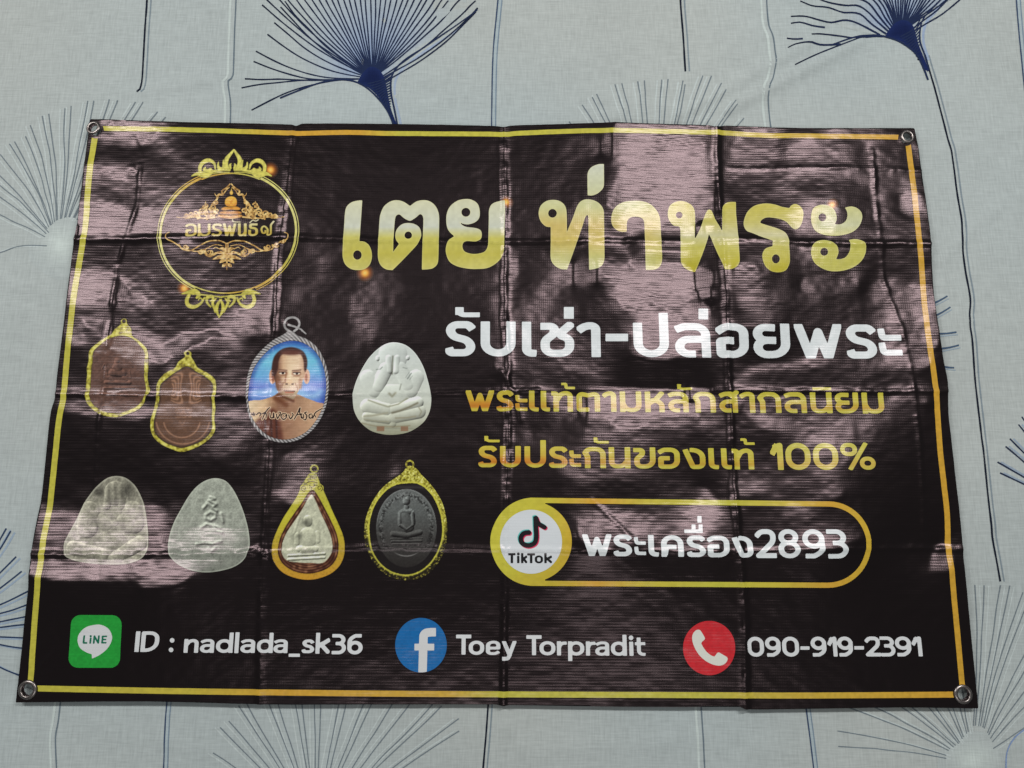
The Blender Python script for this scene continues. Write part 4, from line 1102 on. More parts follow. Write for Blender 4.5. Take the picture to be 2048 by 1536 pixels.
# ------------------------------------------------------------------ round logo
zl = lambda pts: [((p[0] / 4.15 + 290, p[1] / 4.15 + 280) + tuple(p[2:])) for p in pts]
def axis(v): return 740 + (615 - 740) * (v - 80) / (1475 - 80)       # the logo's upright in the enlarged view
def mir(pts): return [((2 * axis(p[1]) - p[0], p[1]) + tuple(p[2:])) for p in pts]
ring = Shape()
th = np.linspace(0, 2 * np.pi, 97)[:-1]
def ring_pts(k, a0=0, a1=360):
    a = np.radians(np.linspace(a0, a1, 73))
    x = 690 + 583 * k * np.cos(a); y = 772 - 523 * k * np.sin(a)
    x = x + (axis(y) - axis(772)) * .55
    return np.array(zl(list(zip(x, y))))
for a0, a1 in ((64, -64), (116, 244)):
    ring.stroke(ring_pts(1.005, a0, a1), 1.7, 'butt'); ring.stroke(ring_pts(.966, a0, a1), 4.6, 'butt')
ring.stroke(ring_pts(.945, 64, 116), 2.6, 'butt'); ring.stroke(ring_pts(.955, 244, 296), 2.6, 'butt')
def gold_ring(px, py, d):
    a = np.arctan2(465 - py, px - 456)
    c = ramp(np.sin(a * 2.0 + .7) * .5 + .5, [(0, [186, 150, 60]), (.4, [178, 170, 76]), (1, [196, 192, 120])])
    return ink(grainy(c, px, py, 4, .08))
ring_o = printed('logo_ring', ring, gold_ring, banner, .0003, .0009)
def leaf(sh, pts):
    sh.poly(smooth_pts(zl(pts), 4)); sh.poly(smooth_pts(zl(mir(pts)), 4))
def curl(sh, pts, w0, w1, wm):
    for q in (pts, mir(pts)): sh.taper(smooth_pts(zl(q), 5, False), w0 * 1.2, w1 * 1.2, wm * 1.3)
orn = Shape()
curl(orn, [(741, 84), (762, 118), (786, 160), (780, 205), (757, 240)], 3, 4, 7)
curl(orn, [(812, 168), (800, 205), (776, 236)], 2, 6, 5)
curl(orn, [(850, 186), (846, 222), (824, 244), (800, 236), (806, 212)], 2, 3, 7)
curl(orn, [(868, 238), (884, 196), (925, 172), (968, 182), (994, 218), (992, 258)], 3, 6, 7)
curl(orn, [(905, 244), (930, 256), (958, 246), (950, 226)], 5, 2, 6)
curl(orn, [(896, 262), (925, 292), (965, 286), (1010, 282), (1052, 300)], 8, 2, 10)
curl(orn, [(930, 300), (955, 315)], 6, 1, 4)
curl(orn, [(745, 250), (800, 250), (880, 262)], 4, 5, 3)
curl(orn, [(745, 270), (820, 270), (890, 282)], 2, 2, 2)
curl(orn, [(742, 235), (750, 210), (742, 195)], 4, 1, 4)
ORN_COL = lambda px, py, d: ink(grainy(ramp((py - 300) / 336, [(0, [200, 194, 96]), (.2, [190, 182, 84]), (.8, [186, 178, 78]), (1, [180, 172, 66])]) * (.72 + .28 * sm(-d / 1.6))[:, None], px, py, 3, .12))
printed('scroll_ornament', orn, ORN_COL, ring_o, .0005, .0008)
orn = Shape()
curl(orn, [(612, 1474), (634, 1440), (650, 1395), (640, 1350), (622, 1325)], 2, 3, 6)
curl(orn, [(655, 1432), (672, 1390), (690, 1350), (668, 1318)], 2, 3, 5)
curl(orn, [(700, 1385), (735, 1350), (742, 1310), (705, 1300), (690, 1325), (708, 1338)], 3, 3, 6)
curl(orn, [(765, 1310), (790, 1360), (840, 1386), (890, 1370), (908, 1330), (898, 1290)], 3, 6, 7)
curl(orn, [(770, 1335), (800, 1312), (812, 1330)], 3, 2, 2.4)
curl(orn, [(830, 1310), (815, 1285), (845, 1262), (880, 1262), (920, 1268), (958, 1278)], 4, 2, 10)
curl(orn, [(860, 1262), (884, 1238)], 6, 1, 4)
curl(orn, [(622, 1305), (680, 1298), (800, 1284)], 3, 3, 2.4)
printed('scroll_ornament', orn, ORN_COL, ring_o, .0005, .0008)

# emblem inside the ring: a seated image on a pedestal among scrolls, and a lotus below the name
em = Shape()
def spiral(sh, cx, cy, r, turns, a0, w, flip=1):
    t = np.linspace(0, 1, 22)
    a = a0 + flip * turns * 2 * np.pi * t; rr = r * (1 - .82 * t)
    sh.taper(np.array(zl(list(zip(cx + rr * np.cos(a), cy + rr * np.sin(a))))), w, w * .5)
er = np.random.default_rng(8)
for sgn in (-1, 1):
    X = lambda x: 712 + sgn * x
    em.taper(smooth_pts(zl([(X(6), 366), (X(36), 398), (X(72), 425), (X(66), 455), (X(100), 455), (X(118), 500), (X(150), 530), (X(170), 580)]), 4, False), 2.4, 3.4, 4.0)
    em.taper(smooth_pts(zl([(X(10), 392), (X(40), 420), (X(58), 450)]), 4, False), 1.6, 2.2, 2.2)
    for (dx, y, r, tn, fl) in ((150, 560, 30, 1.2, 1), (185, 600, 34, 1.4, -1), (235, 600, 30, 1.3, 1), (205, 545, 22, 1.1, 1), (285, 612, 28, 1.3, -1), (330, 620, 22, 1.2, 1), (365, 628, 20, 1.2, -1), (140, 615, 24, 1.2, 1), (110, 590, 20, 1.0, -1), (260, 640, 16, 1.0, 1), (190, 640, 16, 1, -1), (118, 520, 14, 1, 1)):
        spiral(em, X(dx), y, r, tn, er.uniform(0, 6), 3.4, fl * sgn); spiral(em, X(dx + 14), y + 12, r * .7, tn, er.uniform(0, 6), 2.6, -fl * sgn)
    em.taper(smooth_pts(zl([(X(100), 640), (X(220), 650), (X(340), 636), (X(400), 645), (X(450), 640)]), 5, False), 3.4, 1.2, 2.6)
    em.taper(smooth_pts(zl([(X(200), 560), (X(212), 530), (X(202), 508)]), 4, False), 2.4, .8)
    em.taper(smooth_pts(zl([(X(110), 470), (X(128), 455), (X(132), 440)]), 4, False), 2.2, .8)
def brown_gold(px, py, d):
    n = vnoise(px / 3.2, py / 3.2, 91)
    return ink(ramp(n * .5 + .5, [(0, [112, 80, 38]), (.4, [184, 144, 78]), (1, [226, 204, 142])]))
emb = printed('emblem', em, brown_gold, banner, .0003, .0008)
bd = Shape()
bd.ell(*zl([(718, 440)])[0], 3.6, 4.4).taper(np.array(zl([(719, 420), (720, 400)])), 3, 1)
bd.poly(smooth_pts(zl([(700, 470), (735, 470), (760, 490), (766, 528), (750, 554), (688, 554), (664, 532), (670, 490)]), 4))
bd.poly(smooth_pts(zl([(632, 574), (668, 556), (715, 560), (765, 554), (797, 574), (770, 586), (715, 582), (655, 588)]), 4))
bd.poly(smooth_pts(zl([(620, 600), (660, 592), (715, 594), (770, 592), (806, 602), (800, 615), (715, 622), (625, 615)]), 4))
bd.poly(smooth_pts(zl([(604, 625), (640, 620), (715, 628), (785, 620), (812, 628), (800, 645), (715, 658), (615, 644)]), 4))
printed('seated_figure_print', bd, lambda px, py, d: ink(ramp((py - 375) / 62 + .16 * vnoise(px / 3, py / 1.6, 5), [(0, [214, 180, 84]), (.45, [214, 164, 60]), (.62, [190, 122, 40]), (.74, [214, 160, 70]), (.86, [170, 104, 38]), (1, [206, 160, 80])]) * (.62 + .38 * sm(-d / 1.5))[:, None]), emb, .0005, .0008)
nm = Shape()
word(nm, [('อ',370.5,394),('ม',395.5,421.5),('ร',424,445),('พ',446,473.5),('น',476,494),('ธ',496.5,516.5)], (446.5,-.001), (473.5,0), 6.4, shear=False)
word(nm, [('๙',520,549.5,444,473.5,4.6),('mai_han',464,482,438.5,446.5,3.2)], None, None, 5.4, shear=False)
nm.stroke(round_pts([(500, 446), (506, 440.5, 3), (512, 443, 2), (517, 440)], 4), 2.6, 'round')
printed('emblem_lettering', nm, lambda px, py, d: ink(ramp((py - 444) / 30, [(0, [210, 202, 166]), (.4, [192, 180, 94]), (.75, [178, 154, 64]), (1, [202, 190, 128])]) * (.74 + .26 * sm(-d / 1.4))[:, None]), emb, .0005, .0008)
lo_ = Shape()
for sgn in (-1, 1):
    X = lambda x: 680 + sgn * x
    for (pts, w0, w1) in (([(4, 860), (60, 838), (150, 842), (230, 880), (300, 918), (370, 905), (395, 870)], 2.2, 3), ([(30, 880), (100, 870), (180, 905), (250, 925), (320, 915)], 1.4, 2.4), ([(90, 940), (140, 965), (180, 945), (175, 905), (140, 900)], 4.6, 1.4), ([(395, 880), (450, 845), (500, 820), (505, 780), (475, 765)], 3, 1.4), ([(60, 905), (95, 890), (112, 905)], 2, 1)):
        lo_.taper(smooth_pts(zl([(X(p[0]), p[1]) for p in pts]), 5, False), w0, w1)
    for (dx, y, r, tn) in ((345, 890, 24, 1.3), (410, 870, 22, 1.2), (215, 925, 22, 1.2), (150, 930, 26, 1.2), (480, 840, 14, 1)):
        if sgn < 0 and dx > 400: continue
        spiral(lo_, X(dx), y, r, tn, er.uniform(0, 6), 3.0, sgn); spiral(lo_, X(dx - 20), y + 6, r * .7, tn, er.uniform(0, 6), 2.4, -sgn)
    for (a, b, c) in (((6, 950), (30, 905), (60, 900)), ((8, 960), (50, 935), (95, 940)), ((6, 975), (40, 975), (82, 985)), ((8, 1000), (40, 1005), (60, 1022)), ((20, 960), (70, 975), (118, 990)), ((6, 1030), (24, 1040), (38, 1052))):
        lo_.taper(smooth_pts(zl([(X(a[0]), a[1]), (X(b[0]), b[1]), (X(c[0]), c[1])]), 4, False), 3, 1.2, 7)
    lo_.taper(np.array(zl([(X(2), 870), (X(0), 1078)])), 6, 1.2, 6)
printed('lotus_print', lo_, brown_gold, emb, .0003, .0008)

# ------------------------------------------------------------------ the eight printed pictures of amulets
def relief(px, py, caps, base=0.0):
    """height of a moulded relief made of rounded bars (x0, y0, x1, y1, r, a)"""
    h = np.zeros(px.shape) + base
    for x0, y0, x1, y1, r, a in caps:
        d = d_seg(px, py, (x0, y0), (x1, y1 + 1e-3)) / r
        h = np.maximum(h, a * np.sqrt(np.clip(1 - d * d, 0, 1)))
    return h
def shade(px, py, caps, lx=-.55, ly=-.83, k=1.0, base=0.0, e=.9):
    """tones of the photograph that was printed there, lit from the upper left of that picture"""
    h = relief(px, py, caps, base)
    hx = (relief(px + e, py, caps, base) - relief(px - e, py, caps, base)) / (2 * e)
    hy = (relief(px, py + e, caps, base) - relief(px, py - e, caps, base)) / (2 * e)
    return np.clip(1 + k * (hx * -lx + hy * -ly), .25, 1.4), h

z4 = lambda pts: [((p[0] / 5.12 + 150, p[1] / 5.12 + 620) + tuple(p[2:])) for p in pts]       # first two
# 1: bronze medal in a gold case, upper left
o1 = z4([(500, 84), (465, 110), (470, 140), (400, 200), (370, 250), (270, 310), (180, 380), (145, 430), (140, 520), (122, 600), (125, 660), (112, 760), (105, 870), (115, 940), (160, 1000), (230, 1055), (330, 1090), (430, 1100), (560, 1060), (650, 1020), (705, 960), (725, 900), (770, 830), (755, 760), (745, 680), (755, 590), (750, 440), (725, 380), (640, 300), (585, 260), (575, 190), (535, 140), (530, 100)])
i1 = z4([(470, 262), (360, 292), (260, 360), (190, 430), (184, 520), (170, 620), (160, 760), (150, 880), (180, 960), (250, 1015), (340, 1050), (440, 1058), (560, 1022), (650, 970), (712, 880), (725, 800), (710, 700), (710, 560), (712, 440), (660, 360), (580, 290)])
r1 = [(245-150+150, 690, 245, 690, 7, 5)]
A1 = []
for (x0, y0, x1, y1, r, a) in ((430, 580, 440, 600, 44, 3.4), (380, 640, 490, 650, 36, 3.2), (350, 690, 380, 730, 20, 2.6), (500, 690, 520, 720, 20, 2.6), (320, 740, 560, 745, 18, 3), (300, 800, 600, 795, 12, 2), (430, 520, 430, 530, 26, 2.6), (560, 540, 590, 580, 8, 1.2), (300, 560, 280, 600, 8, 1.2), (250, 860, 640, 880, 10, 1.6), (290, 980, 370, 985, 10, 1.2), (320, 560, 330, 690, 6, .9), (560, 620, 570, 700, 6, .9)):
    A1.append((x0 / 5.12 + 150, y0 / 5.12 + 620, x1 / 5.12 + 150, y1 / 5.12 + 620, r / 5.12, a / 2.2))
def col1(px, py, d):
    s, h = shade(px, py, A1, k=2.0)
    n = 1 + .16 * vnoise(px / 3, py / 3, 51) + .08 * vnoise(px / 12, py / 12, 52)
    return ink(np.clip(np.array([88, 64, 55]) * (s * n)[:, None], 0, 255))
p1 = printed('amulet_picture', Shape().poly(smooth_pts(i1, 4)), col1, banner, .0003, .0009, label='dark bronze medal in a lobed gold case')
def case_gold(px, py, d):
    c = ramp(.5 + .5 * vnoise(px / 4.5, py / 4.5, 61) + .25 * vnoise(px / 2, py / 2, 62), [(0, [104, 92, 28]), (.45, [172, 164, 56]), (.8, [200, 194, 92]), (1.2, [224, 220, 150])])
    return ink(c * (.66 + .34 * sm(-d / 1.5))[:, None])
def rim_shape(outer, inner, extra=None):
    po, pi = smooth_pts(outer, 4), smooth_pts(inner, 4)
    s = Shape().poly(po); s.cut(lambda x, y: sd_poly(x, y, pi))
    return s
def carved_gold(seed):
    def f(px, py, d):
        n = vnoise(px / 2.6, py / 2.6, seed) + .6 * vnoise(px / 1.6, py / 1.6, seed + 1)
        c = ramp(n, [(-1.2, [70, 58, 20]), (-.2, [150, 140, 50]), (.5, [186, 180, 84]), (1.2, [224, 220, 156])])
        return ink(c * (.6 + .4 * sm(-d / 1.2))[:, None])
    return f
f1 = rim_shape(o1, i1); f1.cut_ell(*z4([(500, 115)])[0], 3.4)
printed('gold_case', f1, case_gold, p1, .0005, .0009)
# 2: bronze medal below it
o2 = z4([(1160, 415), (1118, 440), (1130, 480), (1060, 530), (1025, 590), (920, 650), (850, 730), (832, 800), (835, 870), (820, 960), (800, 1040), (775, 1130), (775, 1230), (810, 1310), (890, 1380), (1000, 1430), (1085, 1455), (1180, 1435), (1300, 1380), (1400, 1300), (1440, 1220), (1430, 1120), (1440, 1000), (1430, 920), (1445, 850), (1440, 720), (1370, 650), (1260, 590), (1225, 530), (1195, 480), (1196, 440)])
i2 = z4([(1150, 578), (1060, 620), (960, 690), (880, 760), (868, 830), (868, 900), (850, 990), (825, 1080), (808, 1160), (815, 1240), (850, 1300), (930, 1360), (1020, 1395), (1090, 1412), (1170, 1395), (1280, 1350), (1370, 1280), (1405, 1200), (1400, 1100), (1405, 1000), (1400, 900), (1410, 830), (1405, 750), (1340, 690), (1240, 630)])
def col2(px, py, d):
    x, y = (px - 150) * 5.12, (py - 620) * 5.12
    ln = np.full(px.shape, 1e3)
    ln = np.minimum(ln, np.abs(np.hypot((x - 1095) / 1.0, (y - 1130) / .95) - 185) + np.where(y < 1150, (1150 - y) * 2, 0))
    ln = np.minimum(ln, np.abs(np.hypot((x - 1105), (y - 1110) / .95) - 275) + np.where(y < 1150, (1150 - y) * 2, 0))
    for cx, sx in ((985, 1), (1290, -1)):
        for rr in (26, 48, 72, 96):
            ln = np.minimum(ln, np.abs(np.hypot(x - cx - sx * 60 * ((y - 800) / 130) ** 2, (y - 800) / 1.6) - rr) + np.where((x - cx) * sx < 12 - rr * .2, 20, 0))
    ln = np.minimum(ln, d_seg(x, y, (1070, 1130), (1100, 1180)) + 5); ln = np.minimum(ln, d_seg(x, y, (1100, 1180), (1130, 1130)) + 5)
    for k in range(7): ln = np.minimum(ln, np.abs(d_seg(x, y, (1030, 1000 + 16 * k), (1190, 1000 + 16 * k)) - 3) + 4 + 6 * (vnoise(x / 18, y / 9, 4) > 0))
    e = np.exp(-(ln / 7) ** 2)
    n = 1 + .10 * vnoise(px / 2.5, py / 2.5, 55) + .06 * vnoise(px / 14, py / 14, 56)
    c = np.array([92, 66, 50]) * n[:, None] + np.array([58, 46, 38]) * e[:, None]
    lip = sm((d + 5) / 4)[:, None]
    return ink(c * (1 - .35 * lip))
p2 = printed('amulet_picture', Shape().poly(smooth_pts(i2, 4)), col2, banner, .0003, .0009, label='brown copper medal with engraved rings in a gold case')
f2s = rim_shape(o2, i2); f2s.cut_ell(*z4([(1160, 448)])[0], 3.0)
printed('gold_case', f2s, case_gold, p2, .0005, .0009)

# 3: enamel portrait in a silver rim
z5 = lambda pts: [((p[0] / 5.486 + 470, p[1] / 5.486 + 620) + tuple(p[2:])) for p in pts]
o3 = z5([(590, 228), (540, 262), (440, 320), (330, 400), (230, 510), (160, 640), (125, 800), (122, 960), (135, 1100), (180, 1230), (260, 1340), (370, 1420), (500, 1455), (620, 1448), (740, 1405), (850, 1320), (940, 1200), (1000, 1060), (1028, 900), (1025, 720), (985, 560), (910, 420), (800, 325), (690, 280), (640, 240)])
i3 = z5([(590, 340), (480, 372), (370, 440), (275, 540), (205, 650), (162, 790), (148, 940), (156, 1070), (200, 1200), (280, 1310), (380, 1385), (500, 1420), (620, 1412), (730, 1370), (830, 1290), (915, 1170), (975, 1030), (1000, 890), (992, 720), (950, 570), (875, 450), (770, 372), (680, 343)])
def col3(px, py, d):
    x, y = (px - 470) * 5.486, (py - 620) * 5.486
    t = (y - 340) / 680
    bg = ramp(t + .06 * vnoise(x / 120, y / 60, 71), [(0, [34, 96, 176]), (.12, [58, 136, 196]), (.3, [96, 178, 206]), (.55, [92, 156, 206]), (.72, [92, 116, 196]), (.86, [140, 176, 220]), (1, [60, 90, 186])])
    glow = np.exp(-(((x - 600) / 260) ** 2 + ((y - 660) / 330) ** 2))[:, None]
    bg = bg * (1 - .55 * glow) + np.array([160, 214, 226]) * .55 * glow
    vig = sm((d * 5.486 + 70) / 70)[:, None]
    c = bg * (1 - .55 * vig) + np.array([16, 40, 120]) * .55 * vig
    def lay(c, D, col, soft=8):
        a = sm(-D / soft + .5)[:, None]
        return c * (1 - a) + np.asarray(col, float) * a
    # shoulders and chest
    P = smooth_pts([(120, 1030), (300, 985), (430, 945), (480, 900, 0), (700, 930, 0), (780, 965), (900, 1010), (1020, 1060), (1010, 1440), (600, 1480), (150, 1400)], 4)
    D = sd_poly(x, y, P)
    sk = ramp((x - 150) / 850, [(0, [216, 194, 158]), (.22, [198, 166, 128]), (.38, [138, 98, 74]), (.55, [156, 118, 92]), (.8, [184, 148, 116]), (1, [176, 138, 106])])
    sk = sk * (1 + .05 * vnoise(x / 60, y / 40, 73))[:, None]
    c = np.where((D < 0)[:, None], sk, c)
    Q = smooth_pts([(230, 1220), (330, 1140), (420, 1080), (480, 1190), (520, 1480), (300, 1480), (180, 1300)], 4)
    c = lay(c, np.maximum(sd_poly(x, y, Q), D), [92, 50, 36], 60)
    for fx in (330, 395, 450):
        c = lay(c, np.maximum(d_seg(x, y, (fx, 1180), (fx + 10, 1430)) - 10, D), [60, 32, 26], 24)
    c = lay(c, np.maximum(d_seg(x, y, (450, 970), (560, 1040)) - 26, D), [110, 68, 46], 50)
    # ears, head
    c = lay(c, sd_ell(x, y, 412, 730, 38, 82), [196, 150, 122]); c = lay(c, sd_ell(x, y, 418, 740, 16, 46), [140, 88, 70], 14)
    c = lay(c, sd_ell(x, y, 786, 730, 36, 82), [214, 172, 146]); c = lay(c, sd_ell(x, y, 782, 742, 14, 44), [160, 108, 88], 14)
    Hd = smooth_pts([(600, 415), (500, 445), (440, 520), (418, 620), (428, 730), (450, 830), (484, 920), (545, 982), (610, 992), (662, 960), (702, 880), (738, 790), (765, 710), (783, 620), (770, 510), (700, 435)], 5)
    D = sd_poly(x, y, Hd)
    face = ramp((x - 430) / 330, [(0, [84, 54, 42]), (.14, [128, 90, 68]), (.3, [202, 168, 134]), (.5, [222, 196, 162]), (.8, [222, 196, 164]), (1, [194, 158, 128])])
    face = face * (ramp((y - 480) / 500, [(0, [1.0] * 3), (.55, [1.0] * 3), (.8, [.88] * 3), (1, [.72] * 3)]))
    a = sm(-D / 6 + .5)[:, None]; c = c * (1 - a) + face * a
    hr = smooth_pts([(600, 408), (500, 438), (430, 520), (404, 630), (408, 720), (440, 720), (470, 650), (480, 560), (510, 495), (580, 470), (660, 470), (722, 490), (752, 560), (758, 650), (772, 680), (790, 630), (792, 545), (758, 465), (690, 422)], 5)
    c = lay(c, sd_poly(x, y, hr), np.array([62, 36, 30]), 20)
    c = lay(c, sd_ell(x, y, 620, 470, 110, 26), [92, 54, 44], 40)
    # brows, eyes, nose, mouth
    for ex, ey, sg_ in ((522, 692, 1), (676, 696, -1)):
        c = lay(c, sd_ell(x, y, ex, ey + 2, 54, 30), [160, 118, 90], 34)                          # socket
        c = lay(c, d_seg(x, y, (ex - 46, ey - 34 - 4 * sg_), (ex + 46, ey - 34 + 4 * sg_)) - 6, [112, 76, 58], 16)
        c = lay(c, sd_ell(x, y, ex, ey + 2, 36, 13), [232, 214, 194], 7)
        c = lay(c, sd_ell(x, y, ex + 3, ey, 15, 14), [30, 18, 16], 6)
        c = lay(c, d_seg(x, y, (ex - 40, ey - 9), (ex + 40, ey - 11)) - 5, [58, 34, 28], 8)
        c = lay(c, d_seg(x, y, (ex - 34, ey + 30), (ex + 34, ey + 28)) - 3, [150, 108, 82], 12)
    c = lay(c, d_seg(x, y, (562, 690), (548, 790)) - 8, [150, 104, 78], 24)                        # side of the nose
    c = lay(c, d_seg(x, y, (602, 680), (604, 780)) - 8, [236, 208, 172], 26)
    c = lay(c, sd_ell(x, y, 600, 786, 32, 24), [228, 192, 154], 26)
    for nx_ in (566, 632): c = lay(c, sd_ell(x, y, nx_, 812, 15, 8), [70, 38, 30], 9)
    c = lay(c, d_seg(x, y, (528, 800), (496, 880)) - 5, [130, 86, 64], 18); c = lay(c, d_seg(x, y, (664, 806), (690, 876)) - 5, [146, 102, 76], 18)
    c = lay(c, sd_ell(x, y, 474, 810, 26, 70), [126, 84, 62], 44); c = lay(c, sd_ell(x, y, 716, 806, 20, 62), [168, 126, 96], 40)
    c = lay(c, d_seg(x, y, (540, 886), (654, 890)) - 6, [84, 40, 34], 10)
    c = lay(c, d_seg(x, y, (556, 906), (640, 908)) - 8, [176, 112, 92], 12)
    c = lay(c, d_seg(x, y, (560, 934), (636, 936)) - 4, [140, 96, 72], 14)
    for fy in (520, 552, 584): c = lay(c, d_seg(x, y, (520, fy), (690, fy - 4)) - 1, [182, 142, 110], 10)
    c = lay(c, d_seg(x, y, (470, 930), (640, 1000)) - 14, [96, 58, 40], 34)
    return ink(grainy(np.clip(c, 0, 255), px, py, 3, .03))
p3 = printed('portrait_picture', Shape().poly(smooth_pts(i3, 4)), col3, banner, .0003, .0007, label='enamel portrait of an old man against blue in a silver rim')
def silver(px, py, d):
    cx, cy = 575.5, 783
    a = np.arctan2(py - cy, px - cx)
    rope = np.sin(a * 74 + (np.hypot(px - cx, py - cy)) * .9)
    g = 128 + 62 * rope + 20 * vnoise(px / 3, py / 3, 81)
    up = sm((690 - py) / 40); g = g * (1 - up) + (158 + 30 * vnoise(px / 5, py / 3, 82)) * up
    c = np.stack([g, g * .985, g * .98], -1) * (.62 + .38 * sm(-d / 1.4))[:, None]
    return ink(np.clip(c, 20, 230))
rm = rim_shape(o3, i3)
rm.p += Shape().stroke(smooth_pts(z5([(600, 235), (555, 200), (545, 150), (575, 100), (630, 82), (685, 100), (708, 150), (690, 200), (650, 235)]), 4, False), 5.0, 'round').p
rm.taper(np.array(z5([(590, 165), (660, 185), (730, 215)])), 5, 3.4); rm.taper(np.array(z5([(735, 225), (780, 262)])), 4.4, 3)
printed('silver_rim', rm, silver, p3, .0005, .0008)
sg = Shape()
SIG = [[(185, 1130), (200, 1160)], [(205, 1125), (215, 1160)], [(180, 1145), (225, 1140)], [(235, 1150), (262, 1128), (285, 1140), (270, 1165)], [(300, 1200), (330, 1130), (365, 1085), (385, 1070)], [(300, 1140), (330, 1125), (345, 1150), (338, 1190)],
       [(385, 1130), (395, 1180), (420, 1180), (425, 1130), (430, 1185)], [(455, 1140), (465, 1190), (490, 1150), (500, 1125), (478, 1120)], [(560, 1140), (520, 1140), (505, 1170), (530, 1200), (560, 1185), (570, 1150), (545, 1170)], [(590, 1150), (610, 1195), (640, 1150), (625, 1130)],
       [(650, 1200), (690, 1130), (715, 1075), (712, 1130), (740, 1185)], [(690, 1150), (740, 1140)], [(730, 1140), (728, 1180), (750, 1185), (752, 1145)], [(790, 1120), (765, 1130), (790, 1160), (775, 1205), (755, 1200)], [(840, 1140), (815, 1150), (818, 1185), (845, 1180), (848, 1150)], [(855, 1190), (870, 1150), (890, 1120), (960, 1080)], [(880, 1160), (890, 1180)]]
halo = Shape()
for st in SIG:
    P = smooth_pts(z5(st), 4, False) if len(st) > 2 else np.array(z5(st))
    sg.taper(P, 1.9, 1.7, 2.5); halo.taper(P, 4.8, 4.4, 5.2)
printed('signature_print', halo, [206, 178, 146], p3, .0005, .0007)
printed('signature_print', sg, [36, 24, 22], p3, .0007, .0007)

# 4: white plaster figure with covered eyes
z6 = lambda pts: [((p[0] / 7.314 + 690, p[1] / 7.314 + 670) + tuple(p[2:])) for p in pts]
o4 = z6([(720, 108), (600, 130), (490, 195), (370, 310), (280, 440), (200, 590), (145, 730), (118, 850), (115, 960), (130, 1090), (180, 1210), (260, 1310), (370, 1395), (500, 1440), (640, 1460), (790, 1452), (930, 1420), (1060, 1350), (1170, 1250), (1240, 1110), (1262, 960), (1250, 830), (1215, 680), (1160, 500), (1080, 340), (980, 215), (860, 135)])
def C6(*v):
    return [(a / 7.314 + 690, b / 7.314 + 670, c / 7.314 + 690, d / 7.314 + 670, r / 7.314, h) for a, b, c, d, r, h in v]
A4 = C6((700, 280, 700, 330, 215, 8), (620, 460, 470, 760, 105, 9), (790, 460, 930, 740, 105, 9), (440, 800, 330, 620, 120, 7), (960, 800, 1040, 620, 120, 7), (640, 330, 640, 520, 62, 10), (760, 330, 760, 520, 62, 10), (640, 900, 760, 900, 190, 6.2),
        (330, 1040, 620, 1090, 110, 9.5), (700, 1090, 1060, 990, 90, 10), (330, 1190, 640, 1230, 80, 8), (700, 1200, 1080, 1120, 105, 8.6), (690, 1260, 700, 1300, 60, 6), (300, 1290, 1050, 1310, 90, 3.4), (480, 330, 480, 350, 32, 6), (915, 330, 915, 340, 32, 6))
def col4(px, py, d):
    s, h = shade(px, py, A4, k=.42, base=2.0)
    x, y = (px - 690) * 7.314, (py - 670) * 7.314
    c = np.array([204, 212, 206]) * s[:, None] * .94
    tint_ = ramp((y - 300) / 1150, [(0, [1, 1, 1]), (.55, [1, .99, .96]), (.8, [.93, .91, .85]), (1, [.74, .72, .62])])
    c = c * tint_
    def ln(c, pts, w, col, k=1.0):
        D = np.full(px.shape, 1e3)
        for a, b in zip(pts[:-1], pts[1:]): D = np.minimum(D, d_seg(x, y, a, b))
        a = (k * np.exp(-(D / w) ** 2))[:, None]
        return c * (1 - a) + np.array(col) * a
    c = ln(c, [(700, 310), (690, 430), (690, 570)], 11, [96, 98, 84], .8)
    c = ln(c, [(460, 505), (520, 498), (545, 470)], 9, [120, 128, 122], .8); c = ln(c, [(850, 475), (905, 492)], 9, [120, 128, 122], .7)
    c = ln(c, [(915, 640), (970, 560)], 9, [100, 108, 104], .8); c = ln(c, [(890, 620), (940, 545)], 6, [130, 138, 132], .7); c = ln(c, [(945, 655), (985, 600)], 6, [130, 138, 132], .7)
    c = ln(c, [(340, 950), (500, 1010), (630, 1050), (780, 1010), (910, 930)], 13, [134, 134, 112], .8)
    c = ln(c, [(650, 860), (690, 900), (740, 850)], 18, [132, 130, 108], .7)
    c = ln(c, [(800, 800), (820, 720)], 10, [128, 132, 120], .7)
    c = ln(c, [(690, 1140), (800, 1110), (950, 1050), (1060, 995)], 16, [108, 104, 84], .85)
    c = ln(c, [(280, 1190), (400, 1180), (620, 1140)], 16, [146, 144, 122], .8); c = ln(c, [(280, 1230), (450, 1260), (640, 1270)], 10, [140, 138, 114], .7)
    c = ln(c, [(740, 1215), (900, 1210), (1030, 1190)], 12, [136, 130, 106], .7); c = ln(c, [(1080, 1060), (1120, 1120), (1090, 1180)], 10, [128, 124, 100], .6)
    c = ln(c, [(250, 1290), (450, 1335), (700, 1345), (950, 1325)], 11, [130, 122, 96], .7)
    for bx in (520, 870):
        a = (sm((60 - np.abs(x - bx)) / 10) * sm((40 - np.abs(y - 1372)) / 10))[:, None] * .75
        c = c * (1 - a) + np.array([126, 88, 64]) * a
    rimm = sm((d + 1.6) / 1.2)[:, None] * .5
    c = c * (1 - rimm) + np.array([232, 236, 230]) * rimm * sm((900 - y) / 300)[:, None] + c * rimm * (1 - sm((900 - y) / 300)[:, None])
    return ink(np.clip(grainy(c, px, py, 4, .02), 0, 245))
printed('amulet_picture', Shape().poly(smooth_pts(o4, 4)), col4, banner, .0003, .0008, label='white plaster figure covering its face with both hands')

